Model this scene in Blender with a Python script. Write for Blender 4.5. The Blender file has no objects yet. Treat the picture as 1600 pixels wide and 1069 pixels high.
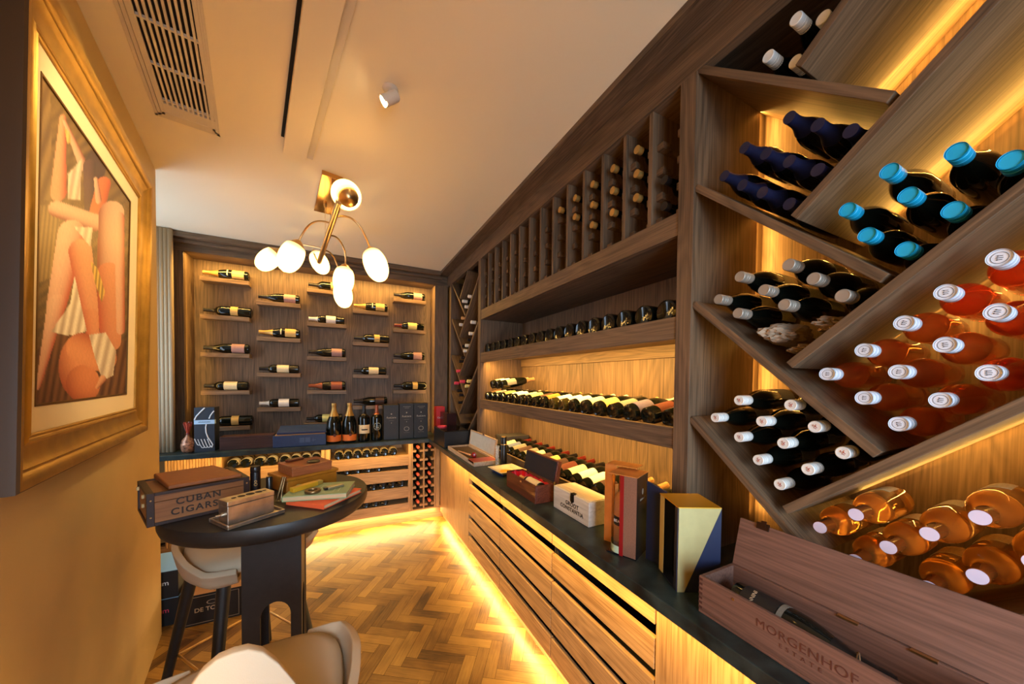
import bpy, bmesh, math, random
from math import sin, cos, pi, radians, sqrt, atan2, hypot
from mathutils import Vector, Matrix, noise
import numpy as np
random.seed(7)
SC = bpy.context.scene
COL = SC.collection

# ------------------------------------------------------------------ camera
YAW, PITCH, ROLL, FPX = 0.461491991, -0.0238867, 0.0111382471, 532.814
def cam_axes():
    s, c = sin(YAW), cos(YAW)
    f = Vector((s, c, 0)); r = Vector((c, -s, 0)); u = Vector((0, 0, 1))
    f2 = f*cos(PITCH)+u*sin(PITCH); u2 = u*cos(PITCH)-f*sin(PITCH)
    return r*cos(ROLL)+u2*sin(ROLL), u2*cos(ROLL)-r*sin(ROLL), f2
cd = bpy.data.cameras.new('camera'); cam = bpy.data.objects.new('camera', cd); COL.objects.link(cam)
cd.sensor_width = 36; cd.lens = FPX/1600*36; cd.shift_y = (607.713-534.5)/1600; cd.clip_start = .02
_r, _u, _f = cam_axes()
M = Matrix.Identity(4)
for i in range(3):
    M[i][0], M[i][1], M[i][2] = _r[i], _u[i], -_f[i]
M[2][3] = 1.535
cam.matrix_world = M
SC.camera = cam
# ------------------------------------------------------------------ exposure, world
SC.view_settings.view_transform = 'Standard'; SC.view_settings.look = 'None'
SC.view_settings.exposure = 0.3; SC.view_settings.gamma = 1; SC.view_settings.use_curve_mapping = False
w = bpy.data.worlds.new('world'); SC.world = w; w.use_nodes = True
w.node_tree.nodes['Background'].inputs[0].default_value = (.62, .78, 1, 1)
w.node_tree.nodes['Background'].inputs[1].default_value = .30
# ------------------------------------------------------------------ lights
WARM = (1, .58, .115); LED = (1, .56, .13); FLOORLED = (1, .68, .27); RACKLED = (1, .50, .095); DAY = (.62, .80, 1)
LA = .189453567
LN = Vector((cos(LA), sin(LA), 0)); LT = Vector((-sin(LA), cos(LA), 0)); LD = -.4376
def wl(s, z, d=LD): return LN*d+LT*s+Vector((0, 0, z))
def area(name, loc, direction, sx, sy, power, color, xaxis=None, spread=pi):
    l = bpy.data.lights.new(name, 'AREA'); l.shape = 'RECTANGLE'; l.size = sx; l.size_y = sy; l.energy = power; l.color = color; l.spread = spread
    o = bpy.data.objects.new(name, l); COL.objects.link(o)
    z = -Vector(direction).normalized(); x = Vector(xaxis if xaxis else (1, 0, 0)); x = (x-z*x.dot(z)).normalized(); y = z.cross(x)
    m = Matrix.Identity(4)
    for i in range(3): m[i][0], m[i][1], m[i][2], m[i][3] = x[i], y[i], z[i], loc[i]
    o.matrix_world = m
    return o
def spot(name, loc, target, power, color, angle=60, blend=.5, rad=.02):
    l = bpy.data.lights.new(name, 'SPOT'); l.energy = power; l.color = color; l.spot_size = radians(angle); l.spot_blend = blend; l.shadow_soft_size = rad
    o = bpy.data.objects.new(name, l); COL.objects.link(o); o.location = loc
    o.rotation_euler = (Vector(target)-Vector(loc)).to_track_quat('-Z', 'Y').to_euler()
# daylight: the doorway behind the camera, an added fill on the near stool's back and the window in the alcove on the left
area('daylight_doorway', (.0, -1.35, 1.25), (.50, 1, -.16), 1.3, 1.8, 46, DAY, spread=radians(115))
area('daylight_side_window', (-.25, -.75, 1.75), (.0, 1.0, -.42), .35, .6, 2.6, DAY, spread=radians(35))  # added without a known window, brightens the near stool
area('daylight_window', (-1.66, 3.2, 1.75), (1, -.1, .25), 0.75, 1.6, 16, DAY, (0, 1, 0))
# LED strips of the joinery
area('led_shelf_upper', (1.10, 1.80, 1.705), (.9, 0, -1), 1.88, .012, 22, LED, (0, 1, 0), radians(135))
area('led_shelf_lower', (1.10, 1.80, 1.305), (.9, 0, -1), 1.88, .012, 14, LED, (0, 1, 0), radians(135))
area('led_plinth_right', (.985, 1.75, .082), (-.6, 0, -1), 3.7, .012, 19, FLOORLED, (0, 1, 0))
area('led_plinth_back', (.05, 3.745, .122), (0, -.75, -1), 1.75, .012, 12, FLOORLED)
area('led_worktop_right', (.835, 1.1, .874), (.9, 0, -1), 4.6, .010, 19, LED, (0, 1, 0), radians(125))
area('led_worktop_back', (-.28, 3.585, .874), (0, .45, -1), 2.0, .010, 6, LED)
area('led_niche_top', (-.14, 3.865, 2.598), (0, .18, -1), 2.05, .012, 24, LED)
area('led_niche_right', (.915, 3.86, 1.75), (-.5, 1, 0), 1.6, .012, 2.2, LED, (0, 0, 1))
area('led_niche_left', (-1.185, 3.86, 1.9), (.5, 1, 0), 1.3, .012, 1.8, LED, (0, 0, 1))
# LED strips behind the diamond rack: up the corner and under the rear edges of its boards
area('led_rack_corner', (1.43, .770, 1.80), (.9, -1, 0), 1.55, .012, 5.5, RACKLED, (0, 0, 1))
a_ = Vector((0, -.56, .88*.56)).normalized(); n_ = Vector((0, a_.z, -a_.y))      # n_ points down and away from a rising board
for k in range(-1, 4):
    c_ = Vector((1.40, .225, 1.969-.393*k+.238)); L_ = .62
    if k == -1: c_ = Vector((1.40, .37, 2.473)); L_ = .30
    if k == 3: c_ = Vector((1.40, .10, 1.14)); L_ = .30
    c_ = c_-Vector((0, abs(n_.y), abs(n_.z)))*.016 if False else c_+Vector((0, -.62, -.76))*.020
    area('led_rack_board', c_, (.75, -.35, -.55), L_, .010, (.8, 1.0, 1.7, .9, .4)[k+1], RACKLED, tuple(a_))
up_ = Vector((0, .62, .76))
for k in range(-1, 4):
    c_ = Vector((1.462, .225, 1.969-.393*k+.238)); L_ = .64
    if k == -1: c_ = Vector((1.462, .37, 2.473)); L_ = .30
    if k == 3: continue
    area('led_rack_glow', c_-up_*.040, Vector((-.55, 0, 0))+up_*.85, L_, .008, (.65, 1.5, .12, .8)[k+1], RACKLED, tuple(a_))
dn_ = Vector((0, 1, .925)).normalized()
for k in range(3): area('led_rack_glow', Vector((1.462, .58, 2.592-.3935*k-.925*.1975))-Vector((0, -.68, .73))*.034, Vector((-.55, -.68*.85, .73*.85)), .30, .008, .4, RACKLED, tuple(dn_))
# the visible ceiling spot, unseen others, and two added rear fills for ceiling bounce
spot('spot_picture', (.165, 1.50, 2.655), wl(1.75, 2.10), 80, (1, .66, .26), 62, .6, .025)
spot('spot_aisle', (.25, .75, 2.70), (.55, 1.55, 0.3), 2, WARM, 95, .9, .03)
spot('spot_wall', (.20, .30, 2.70), (-.80, 1.1, 1.2), 15, WARM, 80, .9, .03)
spot('spot_rear', (.0, -.05, 2.70), (-.05, -.10, 0), 1100, WARM, 36, .4, .03)  # added: bounce off the floor warms the ceiling
spot('spot_rear_wall', (.15, -.25, 2.70), (-.48, .05, 1.5), 330, WARM, 50, .5, .03)  # added: bounce off the left wall warms the ceiling
spot('spot_far', (.30, 2.6, 2.70), (.6, 2.7, .5), 25, WARM, 110, .9, .03)

# ------------------------------------------------------------------ materials
def S(r, g, b):
    f = lambda c: (c/255/12.92) if c/255 <= .04045 else ((c/255+.055)/1.055)**2.4
    return (f(r), f(g), f(b), 1)
MATS = {}
def mat(name, col, rough=.5, metal=0, spec=.5, coat=0, emit=None, es=0, trans=0, ior=1.45, alpha=1, noise_amt=0, noise_scale=30, bump=0, bump_scale=80):
    if name in MATS: return MATS[name]
    m = bpy.data.materials.new(name); m.use_nodes = True; N = m.node_tree.nodes; L = m.node_tree.links; p = N['Principled BSDF']
    if len(col) == 3: col = (*col, 1)
    p.inputs['Base Color'].default_value = col; p.inputs['Roughness'].default_value = rough; p.inputs['Metallic'].default_value = metal
    p.inputs['Specular IOR Level'].default_value = spec; p.inputs['Coat Weight'].default_value = coat; p.inputs['Coat Roughness'].default_value = .08
    p.inputs['Transmission Weight'].default_value = trans; p.inputs['IOR'].default_value = ior; p.inputs['Alpha'].default_value = alpha
    if emit: p.inputs['Emission Color'].default_value = (*emit[:3], 1); p.inputs['Emission Strength'].default_value = es
    if noise_amt or bump:
        tc = N.new('ShaderNodeTexCoord'); nz = N.new('ShaderNodeTexNoise'); nz.inputs['Scale'].default_value = noise_scale; nz.inputs['Detail'].default_value = 6
        L.new(tc.outputs['Object'], nz.inputs['Vector'])
        if noise_amt:
            mx = N.new('ShaderNodeMix'); mx.data_type = 'RGBA'
            mx.inputs['A'].default_value = tuple(c*(1-noise_amt) for c in col[:3])+(1,); mx.inputs['B'].default_value = tuple(min(1, c*(1+noise_amt)) for c in col[:3])+(1,)
            rp = N.new('ShaderNodeMapRange'); rp.inputs['From Min'].default_value = .3; rp.inputs['From Max'].default_value = .7
            L.new(nz.outputs['Fac'], rp.inputs['Value']); L.new(rp.outputs['Result'], mx.inputs['Factor']); L.new(mx.outputs['Result'], p.inputs['Base Color'])
        if bump:
            n2 = N.new('ShaderNodeTexNoise'); n2.inputs['Scale'].default_value = bump_scale; n2.inputs['Detail'].default_value = 4
            L.new(tc.outputs['Object'], n2.inputs['Vector'])
            b = N.new('ShaderNodeBump'); b.inputs['Strength'].default_value = bump; b.inputs['Distance'].default_value = .002
            L.new(n2.outputs['Fac'], b.inputs['Height']); L.new(b.outputs['Normal'], p.inputs['Normal'])
    MATS[name] = m
    return m
def wood(name, dark, light, axis, rough=.5, fig=1.0, fine=1.0, coat=0):
    """oak-like grain running along the given local axis"""
    key = name+'_'+axis
    if key in MATS: return MATS[key]
    m = bpy.data.materials.new(key); m.use_nodes = True; N = m.node_tree.nodes; L = m.node_tree.links; p = N['Principled BSDF']
    p.inputs['Roughness'].default_value = rough; p.inputs['Specular IOR Level'].default_value = .35; p.inputs['Coat Weight'].default_value = coat
    tc = N.new('ShaderNodeTexCoord'); oi = N.new('ShaderNodeObjectInfo')
    ad = N.new('ShaderNodeVectorMath'); ad.operation = 'MULTIPLY_ADD'
    cx = N.new('ShaderNodeCombineXYZ')
    for k in range(3): L.new(oi.outputs['Random'], cx.inputs[k])
    ad.inputs[1].default_value = (7, 5, 9); L.new(cx.outputs[0], ad.inputs[0]); L.new(tc.outputs['Object'], ad.inputs[2])
    def mp(a, b):
        q = N.new('ShaderNodeMapping'); q.inputs['Scale'].default_value = tuple(a if 'xyz'[k] == axis else b for k in range(3)); L.new(ad.outputs[0], q.inputs['Vector']); return q
    m1 = mp(.75, 6*fig); n1 = N.new('ShaderNodeTexNoise'); n1.inputs['Scale'].default_value = 1; n1.inputs['Detail'].default_value = 2; n1.inputs['Distortion'].default_value = .6
    L.new(m1.outputs[0], n1.inputs['Vector'])
    # growth rings: bands of the big noise
    ml = N.new('ShaderNodeMath'); ml.operation = 'MULTIPLY'; ml.inputs[1].default_value = 26; L.new(n1.outputs['Fac'], ml.inputs[0])
    fr = N.new('ShaderNodeMath'); fr.operation = 'PINGPONG'; fr.inputs[1].default_value = 1; L.new(ml.outputs[0], fr.inputs[0])
    m2 = mp(4, 170*fine); n2 = N.new('ShaderNodeTexNoise'); n2.inputs['Scale'].default_value = 1; n2.inputs['Detail'].default_value = 5; L.new(m2.outputs[0], n2.inputs['Vector'])
    m3 = mp(.7, 2.2); n3 = N.new('ShaderNodeTexNoise'); n3.inputs['Scale'].default_value = 1; n3.inputs['Detail'].default_value = 1; L.new(m3.outputs[0], n3.inputs['Vector'])
    a1 = N.new('ShaderNodeMath'); a1.operation = 'MULTIPLY_ADD'; a1.inputs[1].default_value = .22; L.new(fr.outputs[0], a1.inputs[0])
    b1 = N.new('ShaderNodeMath'); b1.operation = 'MULTIPLY'; b1.inputs[1].default_value = 1.15; L.new(n2.outputs['Fac'], b1.inputs[0]); L.new(b1.outputs[0], a1.inputs[2])
    a2 = N.new('ShaderNodeMath'); a2.operation = 'MULTIPLY_ADD'; a2.inputs[1].default_value = .5; L.new(n3.outputs['Fac'], a2.inputs[0]); L.new(a1.outputs[0], a2.inputs[2])
    mr = N.new('ShaderNodeMapRange'); mr.inputs['From Min'].default_value = .58; mr.inputs['From Max'].default_value = 1.22; L.new(a2.outputs[0], mr.inputs['Value'])
    mx = N.new('ShaderNodeMix'); mx.data_type = 'RGBA'; mx.inputs['A'].default_value = dark; mx.inputs['B'].default_value = light
    L.new(mr.outputs['Result'], mx.inputs['Factor']); L.new(mx.outputs['Result'], p.inputs['Base Color'])
    b = N.new('ShaderNodeBump'); b.inputs['Strength'].default_value = .25; b.inputs['Distance'].default_value = .001
    L.new(n2.outputs['Fac'], b.inputs['Height']); L.new(b.outputs['Normal'], p.inputs['Normal'])
    MATS[key] = m
    return m
DO = lambda a: wood('dark_oak', (.050, .031, .018, 1), (.175, .108, .060, 1), a, .5)
LO = lambda a: wood('natural_oak', (.25, .14, .058, 1), (.54, .34, .155, 1), a, .45)
MH = lambda a: wood('mahogany', (.055, .012, .006, 1), (.16, .038, .018, 1), a, .28, coat=.3)
WC = lambda a: wood('wine_crate_wood', (.095, .047, .033, 1), (.20, .10, .070, 1), a, .6, fig=1.6)
PW = lambda a: wood('pine_crate_wood', (.58, .45, .30, 1), (.80, .68, .50, 1), a, .6, fine=.7)
BLK = mat('black_recess', (.008, .007, .006), .8)
BRASS = mat('brushed_brass', (.70, .47, .21), .3, 1)
STEEL = mat('worn_silver', (.46, .40, .33), .38, 1, noise_amt=.25, noise_scale=25)
STONE = mat('slate_worktop', (.019, .031, .031), .34, noise_amt=.7, noise_scale=14, bump=.15, bump_scale=120)
PAINT = mat('wall_paint', (.57, .42, .20), .75, noise_amt=.04, noise_scale=5, bump=.12, bump_scale=260)
CEIL = mat('ceiling_paint', (.86, .755, .55), .8, bump=.06, bump_scale=300)
GOLD = mat('gilded_frame', (.45, .265, .055), .38, .6, noise_amt=.14, noise_scale=18, bump=.2, bump_scale=60)
MATB = mat('picture_mat', (.80, .70, .52), .8)
CREAM = mat('cream_upholstery', (.42, .32, .21), .85, bump=.25, bump_scale=500)
CURT = mat('curtain_fabric', (.42, .32, .20), .9, bump=.2, bump_scale=400)
EBONY = mat('black_stained_wood', (.007, .0062, .0058), .5, noise_amt=.3, noise_scale=40)

# ------------------------------------------------------------------ mesh helpers
class MB:
    def __init__(s): s.v = []; s.f = []
    def add(s, vs, fs):
        o = len(s.v); s.v += [tuple(v) for v in vs]; s.f += [tuple(i+o for i in f) for f in fs]; return s
    def box(s, a, b):
        x0, y0, z0 = (min(p, q) for p, q in zip(a, b)); x1, y1, z1 = (max(p, q) for p, q in zip(a, b))
        return s.add([(x0,y0,z0),(x1,y0,z0),(x1,y1,z0),(x0,y1,z0),(x0,y0,z1),(x1,y0,z1),(x1,y1,z1),(x0,y1,z1)], [(0,3,2,1),(4,5,6,7),(0,1,5,4),(1,2,6,5),(2,3,7,6),(3,0,4,7)])
    def hexa(s, p): return s.add(p, [(0,3,2,1),(4,5,6,7),(0,1,5,4),(1,2,6,5),(2,3,7,6),(3,0,4,7)])
    def prism(s, poly, h, fn=lambda u, v, w: (u, v, w)):
        n = len(poly); vs = [fn(u, v, 0) for u, v in poly]+[fn(u, v, h) for u, v in poly]
        return s.add(vs, [tuple(range(n-1, -1, -1)), tuple(range(n, 2*n))]+[(i, (i+1) % n, (i+1) % n+n, i+n) for i in range(n)])
    def lathe(s, prof, n=24, m=None):
        vs = []; fs = []; idx = []
        for r, z in prof:
            if r < 1e-6: idx.append([len(vs)]); vs.append((0, 0, z))
            else:
                idx.append(list(range(len(vs), len(vs)+n))); vs += [(r*cos(2*pi*k/n), r*sin(2*pi*k/n), z) for k in range(n)]
        for a, b in zip(idx, idx[1:]):
            if len(a) == 1 and len(b) == 1: continue
            for k in range(n):
                k2 = (k+1) % n
                if len(a) == 1: fs.append((a[0], b[k2], b[k]))
                elif len(b) == 1: fs.append((a[k], a[k2], b[0]))
                else: fs.append((a[k], a[k2], b[k2], b[k]))
        if m is not None: vs = [tuple(m@Vector(v)) for v in vs]
        return s.add(vs, fs)
    def tube(s, pts, r, n=10, caps=True):
        pts = [Vector(p) for p in pts]; rr = r if isinstance(r, (list, tuple)) else [r]*len(pts)
        vs = []; up = None
        for i, p in enumerate(pts):
            t = (pts[min(i+1, len(pts)-1)]-pts[max(i-1, 0)]).normalized()
            if up is None: up = Vector((0, 0, 1)) if abs(t.z) < .9 else Vector((1, 0, 0))
            a = (up-t*up.dot(t)).normalized(); b = t.cross(a); up = a
            vs += [tuple(p+(a*cos(2*pi*k/n)+b*sin(2*pi*k/n))*rr[i]) for k in range(n)]
        fs = [(i*n+k, i*n+(k+1) % n, (i+1)*n+(k+1) % n, (i+1)*n+k) for i in range(len(pts)-1) for k in range(n)]
        if caps: fs += [tuple(range(n-1, -1, -1)), tuple(range((len(pts)-1)*n, len(pts)*n))]
        return s.add(vs, fs)
    def mesh(s, name, m, smooth=None):
        me = bpy.data.meshes.new(name); me.from_pydata(s.v, [], s.f)
        me.materials.append(m)
        bm = bmesh.new(); bm.from_mesh(me); bmesh.ops.recalc_face_normals(bm, faces=bm.faces[:]); bm.to_mesh(me); bm.free()
        if smooth is not None:
            me.polygons.foreach_set('use_smooth', [True]*len(me.polygons)); me.set_sharp_from_angle(angle=radians(smooth))
        return me
    def obj(s, name, m, parent=None, bevel=0, smooth=None, matrix=None):
        return link(name, s.mesh(name, m, smooth), parent, bevel, matrix)
def link(name, data, parent=None, bevel=0, matrix=None):
    o = bpy.data.objects.new(name, data); COL.objects.link(o)
    if parent: o.parent = parent
    if matrix is not None: o.matrix_local = matrix
    if bevel:
        b = o.modifiers.new('bevel', 'BEVEL'); b.width = bevel; b.segments = 2; b.limit_method = 'ANGLE'
    return o
USED = {}
def tag(o, label, cat, group=None, kind=None):
    o['label'] = label; o['category'] = cat
    if group: o['group'] = group
    if kind: o['kind'] = kind
    if label in USED: print('DUP LABEL', label)
    USED[label] = 1
    return o
def thing(name, label, cat, loc=(0, 0, 0), rz=0, group=None):
    o = bpy.data.objects.new(name, None); COL.objects.link(o); o.empty_display_size = .05; o.location = loc; o.rotation_euler = (0, 0, rz)
    return tag(o, label, cat, group)
def struct(name, mb, m, bevel=0, smooth=None):
    o = mb.obj(name, m, None, bevel, smooth); o['kind'] = 'structure'; return o
def basis(z, x, loc):
    z = Vector(z).normalized(); x = Vector(x); x = (x-z*x.dot(z)).normalized(); y = z.cross(x)
    m = Matrix.Identity(4)
    for i in range(3): m[i][0], m[i][1], m[i][2], m[i][3] = x[i], y[i], z[i], loc[i]
    return m
def text(name, body, size, m, parent, matrix, extrude=.0004, bold=.0, spacing=1.0, align='CENTER'):
    c = bpy.data.curves.new(name, 'FONT'); c.body = body; c.size = size; c.extrude = extrude; c.offset = bold; c.align_x = align; c.align_y = 'CENTER'; c.space_character = spacing
    tmp = bpy.data.objects.new('tmp_text', c); me = bpy.data.meshes.new_from_object(tmp); bpy.data.objects.remove(tmp); bpy.data.curves.remove(c)
    me.name = name; me.materials.clear(); me.materials.append(m)
    return link(name, me, parent, 0, matrix)
ORD = ['zeroth', 'first', 'second', 'third', 'fourth', 'fifth', 'sixth', 'seventh', 'eighth', 'ninth', 'tenth', 'eleventh', 'twelfth', 'thirteenth', 'fourteenth', 'fifteenth', 'sixteenth', 'seventeenth', 'eighteenth', 'nineteenth', 'twentieth']
def board(name, p, q, x0, x1, th, m, parent):
    """a plank whose front edge runs from p to q in the (Y,Z) plane, from X=x0 back to X=x1; grain along local x"""
    p = Vector((0, *p)); q = Vector((0, *q)); d = (q-p); L_ = d.length; d.normalize()
    y = Vector((1, 0, 0)); zz = d.cross(y)
    mm = Matrix.Identity(4)
    for i in range(3): mm[i][0], mm[i][1], mm[i][2], mm[i][3] = d[i], y[i], zz[i], (p+Vector((x0, 0, 0)))[i]
    o = MB().box((0, 0, -th/2), (L_, x1-x0, th/2)).obj(name, m, None, .0015)
    o.parent = parent; o.matrix_local = parent.matrix_world.inverted()@mm if parent else mm
    return o

# ------------------------------------------------------------------ room shell
CH = 2.73
# herringbone floor: every block a face quad with its own tone
def herringbone():
    W_, L_ = .0638, .2552; g = .0007
    a1 = pi/4-LA
    e1 = Vector((sin(a1), cos(a1), 0)); e2 = Vector((cos(a1), -sin(a1), 0))
    vs = []; fs = []; cols = []
    rnd = random.Random(3)
    def put(x0, y0, x1, y1, horiz):
        c = e2*((x0+x1)/2)+e1*((y0+y1)/2)
        if not (-2.1 < c.x < 1.7 and -1.7 < c.y < 4.4): return
        o = len(vs)
        for x, y in ((x0+g, y0+g), (x1-g, y0+g), (x1-g, y1-g), (x0+g, y1-g)):
            p = e2*x+e1*y+Vector((.633, 1.925, 0)); vs.append((p.x, p.y, rnd.uniform(-.0003, .0003)))
        fs.append((o, o+1, o+2, o+3)); cols.append((rnd.random(), rnd.random(), 1.0 if horiz else 0.0, 1))
    for j in range(-14, 15):
        for i in range(-70, 71):
            ox, oy = j*L_+i*W_, -j*L_+i*W_
            put(ox, oy, ox+L_, oy+W_, True)
            put(ox+L_, oy+W_-L_, ox+L_+W_, oy+W_, False)
    me = bpy.data.meshes.new('floor'); me.from_pydata(vs, [], fs)
    ca = me.color_attributes.new('tone', 'FLOAT_COLOR', 'CORNER')
    ca.data.foreach_set('color', [x for c in cols for _ in range(4) for x in c])
    m = bpy.data.materials.new('herringbone_oak'); m.use_nodes = True; N = m.node_tree.nodes; L = m.node_tree.links; p = N['Principled BSDF']
    at = N.new('ShaderNodeAttribute'); at.attribute_name = 'tone'; sp = N.new('ShaderNodeSeparateColor'); L.new(at.outputs['Color'], sp.inputs[0])
    tc = N.new('ShaderNodeTexCoord')
    def grain(rot):
        q = N.new('ShaderNodeMapping'); q.vector_type = 'TEXTURE' if False else 'POINT'; q.inputs['Rotation'].default_value = (0, 0, rot); q.inputs['Scale'].default_value = (9, 110, 1)
        # rotate first, then stretch
        r = N.new('ShaderNodeVectorRotate'); r.rotation_type = 'Z_AXIS'; r.inputs['Angle'].default_value = rot; L.new(tc.outputs['Object'], r.inputs['Vector'])
        q.inputs['Rotation'].default_value = (0, 0, 0); L.new(r.outputs[0], q.inputs['Vector'])
        n = N.new('ShaderNodeTexNoise'); n.inputs['Scale'].default_value = 1; n.inputs['Detail'].default_value = 5; L.new(q.outputs[0], n.inputs['Vector']); return n
    gh = grain(a1); gv = grain(a1+pi/2)
    mg = N.new('ShaderNodeMix'); mg.data_type = 'FLOAT'; L.new(sp.outputs[2], mg.inputs['Factor']); L.new(gv.outputs['Fac'], mg.inputs['A']); L.new(gh.outputs['Fac'], mg.inputs['B'])
    big = N.new('ShaderNodeTexNoise'); big.inputs['Scale'].default_value = 3.2; big.inputs['Detail'].default_value = 5; L.new(tc.outputs['Object'], big.inputs['Vector'])
    s1 = N.new('ShaderNodeMath'); s1.operation = 'MULTIPLY_ADD'; s1.inputs[1].default_value = .42; L.new(sp.outputs[0], s1.inputs[0])
    s2 = N.new('ShaderNodeMath'); s2.operation = 'MULTIPLY_ADD'; s2.inputs[1].default_value = .45; s2.inputs[2].default_value = -.25; L.new(mg.outputs[0], s2.inputs[0]); L.new(s2.outputs[0], s1.inputs[2])
    s3 = N.new('ShaderNodeMath'); s3.operation = 'MULTIPLY_ADD'; s3.inputs[1].default_value = 1.0; L.new(big.outputs['Fac'], s3.inputs[0]); L.new(s1.outputs[0], s3.inputs[2])
    cr = N.new('ShaderNodeValToRGB'); L.new(s3.outputs[0], cr.inputs[0])
    e = cr.color_ramp.elements; e[0].position = .32; e[0].color = (.052, .020, .005, 1); e[1].position = 1.0; e[1].color = (.44, .235, .042, 1)
    k = e.new(.58); k.color = (.205, .092, .014, 1)
    L.new(cr.outputs[0], p.inputs['Base Color'])
    rr = N.new('ShaderNodeMapRange'); rr.inputs['To Min'].default_value = .28; rr.inputs['To Max'].default_value = .6; L.new(big.outputs['Fac'], rr.inputs['Value']); L.new(rr.outputs[0], p.inputs['Roughness'])
    b = N.new('ShaderNodeBump'); b.inputs['Strength'].default_value = .3; b.inputs['Distance'].default_value = .0015; L.new(mg.outputs[0], b.inputs['Height']); L.new(b.outputs[0], p.inputs['Normal'])
    me.materials.append(m)
    o = link('floor', me); o['kind'] = 'structure'
herringbone()
struct('floor_subfloor', MB().box((-2.2, -1.6, -.06), (1.75, 4.35, -.0015)), mat('floor_joint', (.03, .015, .007), .9))
struct('ceiling', MB().box((-2.3, -1.6, CH), (1.75, 4.35, CH+.08)), CEIL)
struct('wall_right', MB().box((1.53, -1.6, 0), (1.65, 4.35, CH)), PAINT)
struct('wall_back', MB().box((-2.2, 4.22, 0), (1.53, 4.34, CH)), PAINT)
b = MB(); q = lambda s, d: tuple((wl(s, 0, d)).xy)
b.prism([q(-1.35, LD), q(2.843, LD), q(2.843, LD-.13), q(-1.35, LD-.13)], CH-.0, lambda u, v, w_: (u, v, w_))
struct('wall_left', b, PAINT, .004)
# alcove wall with the window
wx = -1.72
b = MB(); b.box((wx-.1, 2.55, 0), (wx, 4.22, .75)); b.box((wx-.1, 2.55, 2.62), (wx, 4.22, CH)); b.box((wx-.1, 2.55, .75), (wx, 2.78, 2.62)); b.box((wx-.1, 3.62, .75), (wx, 4.22, 2.62))
struct('wall_alcove', b, PAINT)
b = MB(); b.box((wx-.07, 2.78, .75), (wx-.02, 2.83, 2.62)); b.box((wx-.07, 3.57, .75), (wx-.02, 3.62, 2.62)); b.box((wx-.07, 2.83, .75), (wx-.02, 3.57, .81)); b.box((wx-.07, 2.83, 2.56), (wx-.02, 3.57, 2.62)); b.box((wx-.065, 2.83, 1.66), (wx-.025, 3.57, 1.70))
struct('window_1', b, mat('window_frame_paint', (.7, .68, .62), .5))
o = MB().box((wx-.05, 2.83, .81), (wx-.044, 3.57, 2.56)).obj('pane', mat('window_glass', (1, 1, 1), .02, trans=1, ior=1.1), bpy.data.objects['window_1'])

# back wall panelling: deep niche with header, pilasters and mouldings
YF, YB = 3.83, 4.06
struct('wall_back_panel', MB().box((-1.25, YB, .92), (.98, YB+.03, 2.66)), DO('z'))
b = MB(); b.box((-1.31, YF, 2.6), (1.075, YB, CH)); o = struct('trim_header', b, DO('x'))
b = MB(); b.box((-1.33, YF-.10, 2.685), (.97, YF, CH)); b.box((-1.32, YF-.045, 2.655), (1.0, YF, 2.685)); struct('trim_header_moulding', b, DO('x'), .004)
struct('trim_niche_right', MB().box((.93, YF, .92), (1.075, YB, 2.6)), DO('z'), .002)
struct('trim_niche_left', MB().box((-1.285, YF, .92), (-1.2, YB, 2.6)), DO('z'), .002)
struct('trim_niche_left_edge', MB().box((-1.335, YF-.03, .92), (-1.285, YF+.1, 2.66)), DO('z'), .002)
# cornice of the right-hand joinery
XS, XB = 1.074, 1.48
b = MB(); b.box((.966, -1.5, 2.703), (1.5, YF, CH)); struct('trim_cornice', b, DO('y'), .002)
struct('trim_fascia', MB().box((XS-.006, -1.5, 2.585), (XS+.03, YF, 2.703)), DO('y'), .001)
# curtain of the alcove window: pleated cloth hanging down to the worktop
pp = [(-1.232-.0040*i+.010*sin(i*1.0), 3.715+.018*cos(i*1.0)) for i in range(58)]
nn = len(pp); vs = [(x, y, z) for z in (.922, CH-.005) for x, y in pp]
o = MB().add(vs, [(i, i+1, nn+i+1, nn+i) for i in range(nn-1)]).obj('curtain', CURT, None, smooth=60)
so = o.modifiers.new('solid', 'SOLIDIFY'); so.thickness = .003
tag(o, 'greyish beige pleated curtain hanging in the corner left of the bottle niche', 'curtain')

# ceiling fittings ---------------------------------------------------
def lw(u, v, z): return LN*u+LT*v+Vector((0, 0, z))   # frame of the left wall: u away from it, v along it
def lwbox(b, u0, u1, v0, v1, z0, z1):
    return b.hexa([lw(u0, v0, z0), lw(u1, v0, z0), lw(u1, v1, z0), lw(u0, v1, z0), lw(u0, v0, z1), lw(u1, v0, z1), lw(u1, v1, z1), lw(u0, v1, z1)])
WHITE = mat('white_metal', (.68, .60, .48), .5)
t = thing('air_vent', 'long slatted air return grille set in the ceiling above the picture', 'vent')
b = MB(); V0, V1 = .5, 2.25; U0, U1 = -.345, -.12
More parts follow.
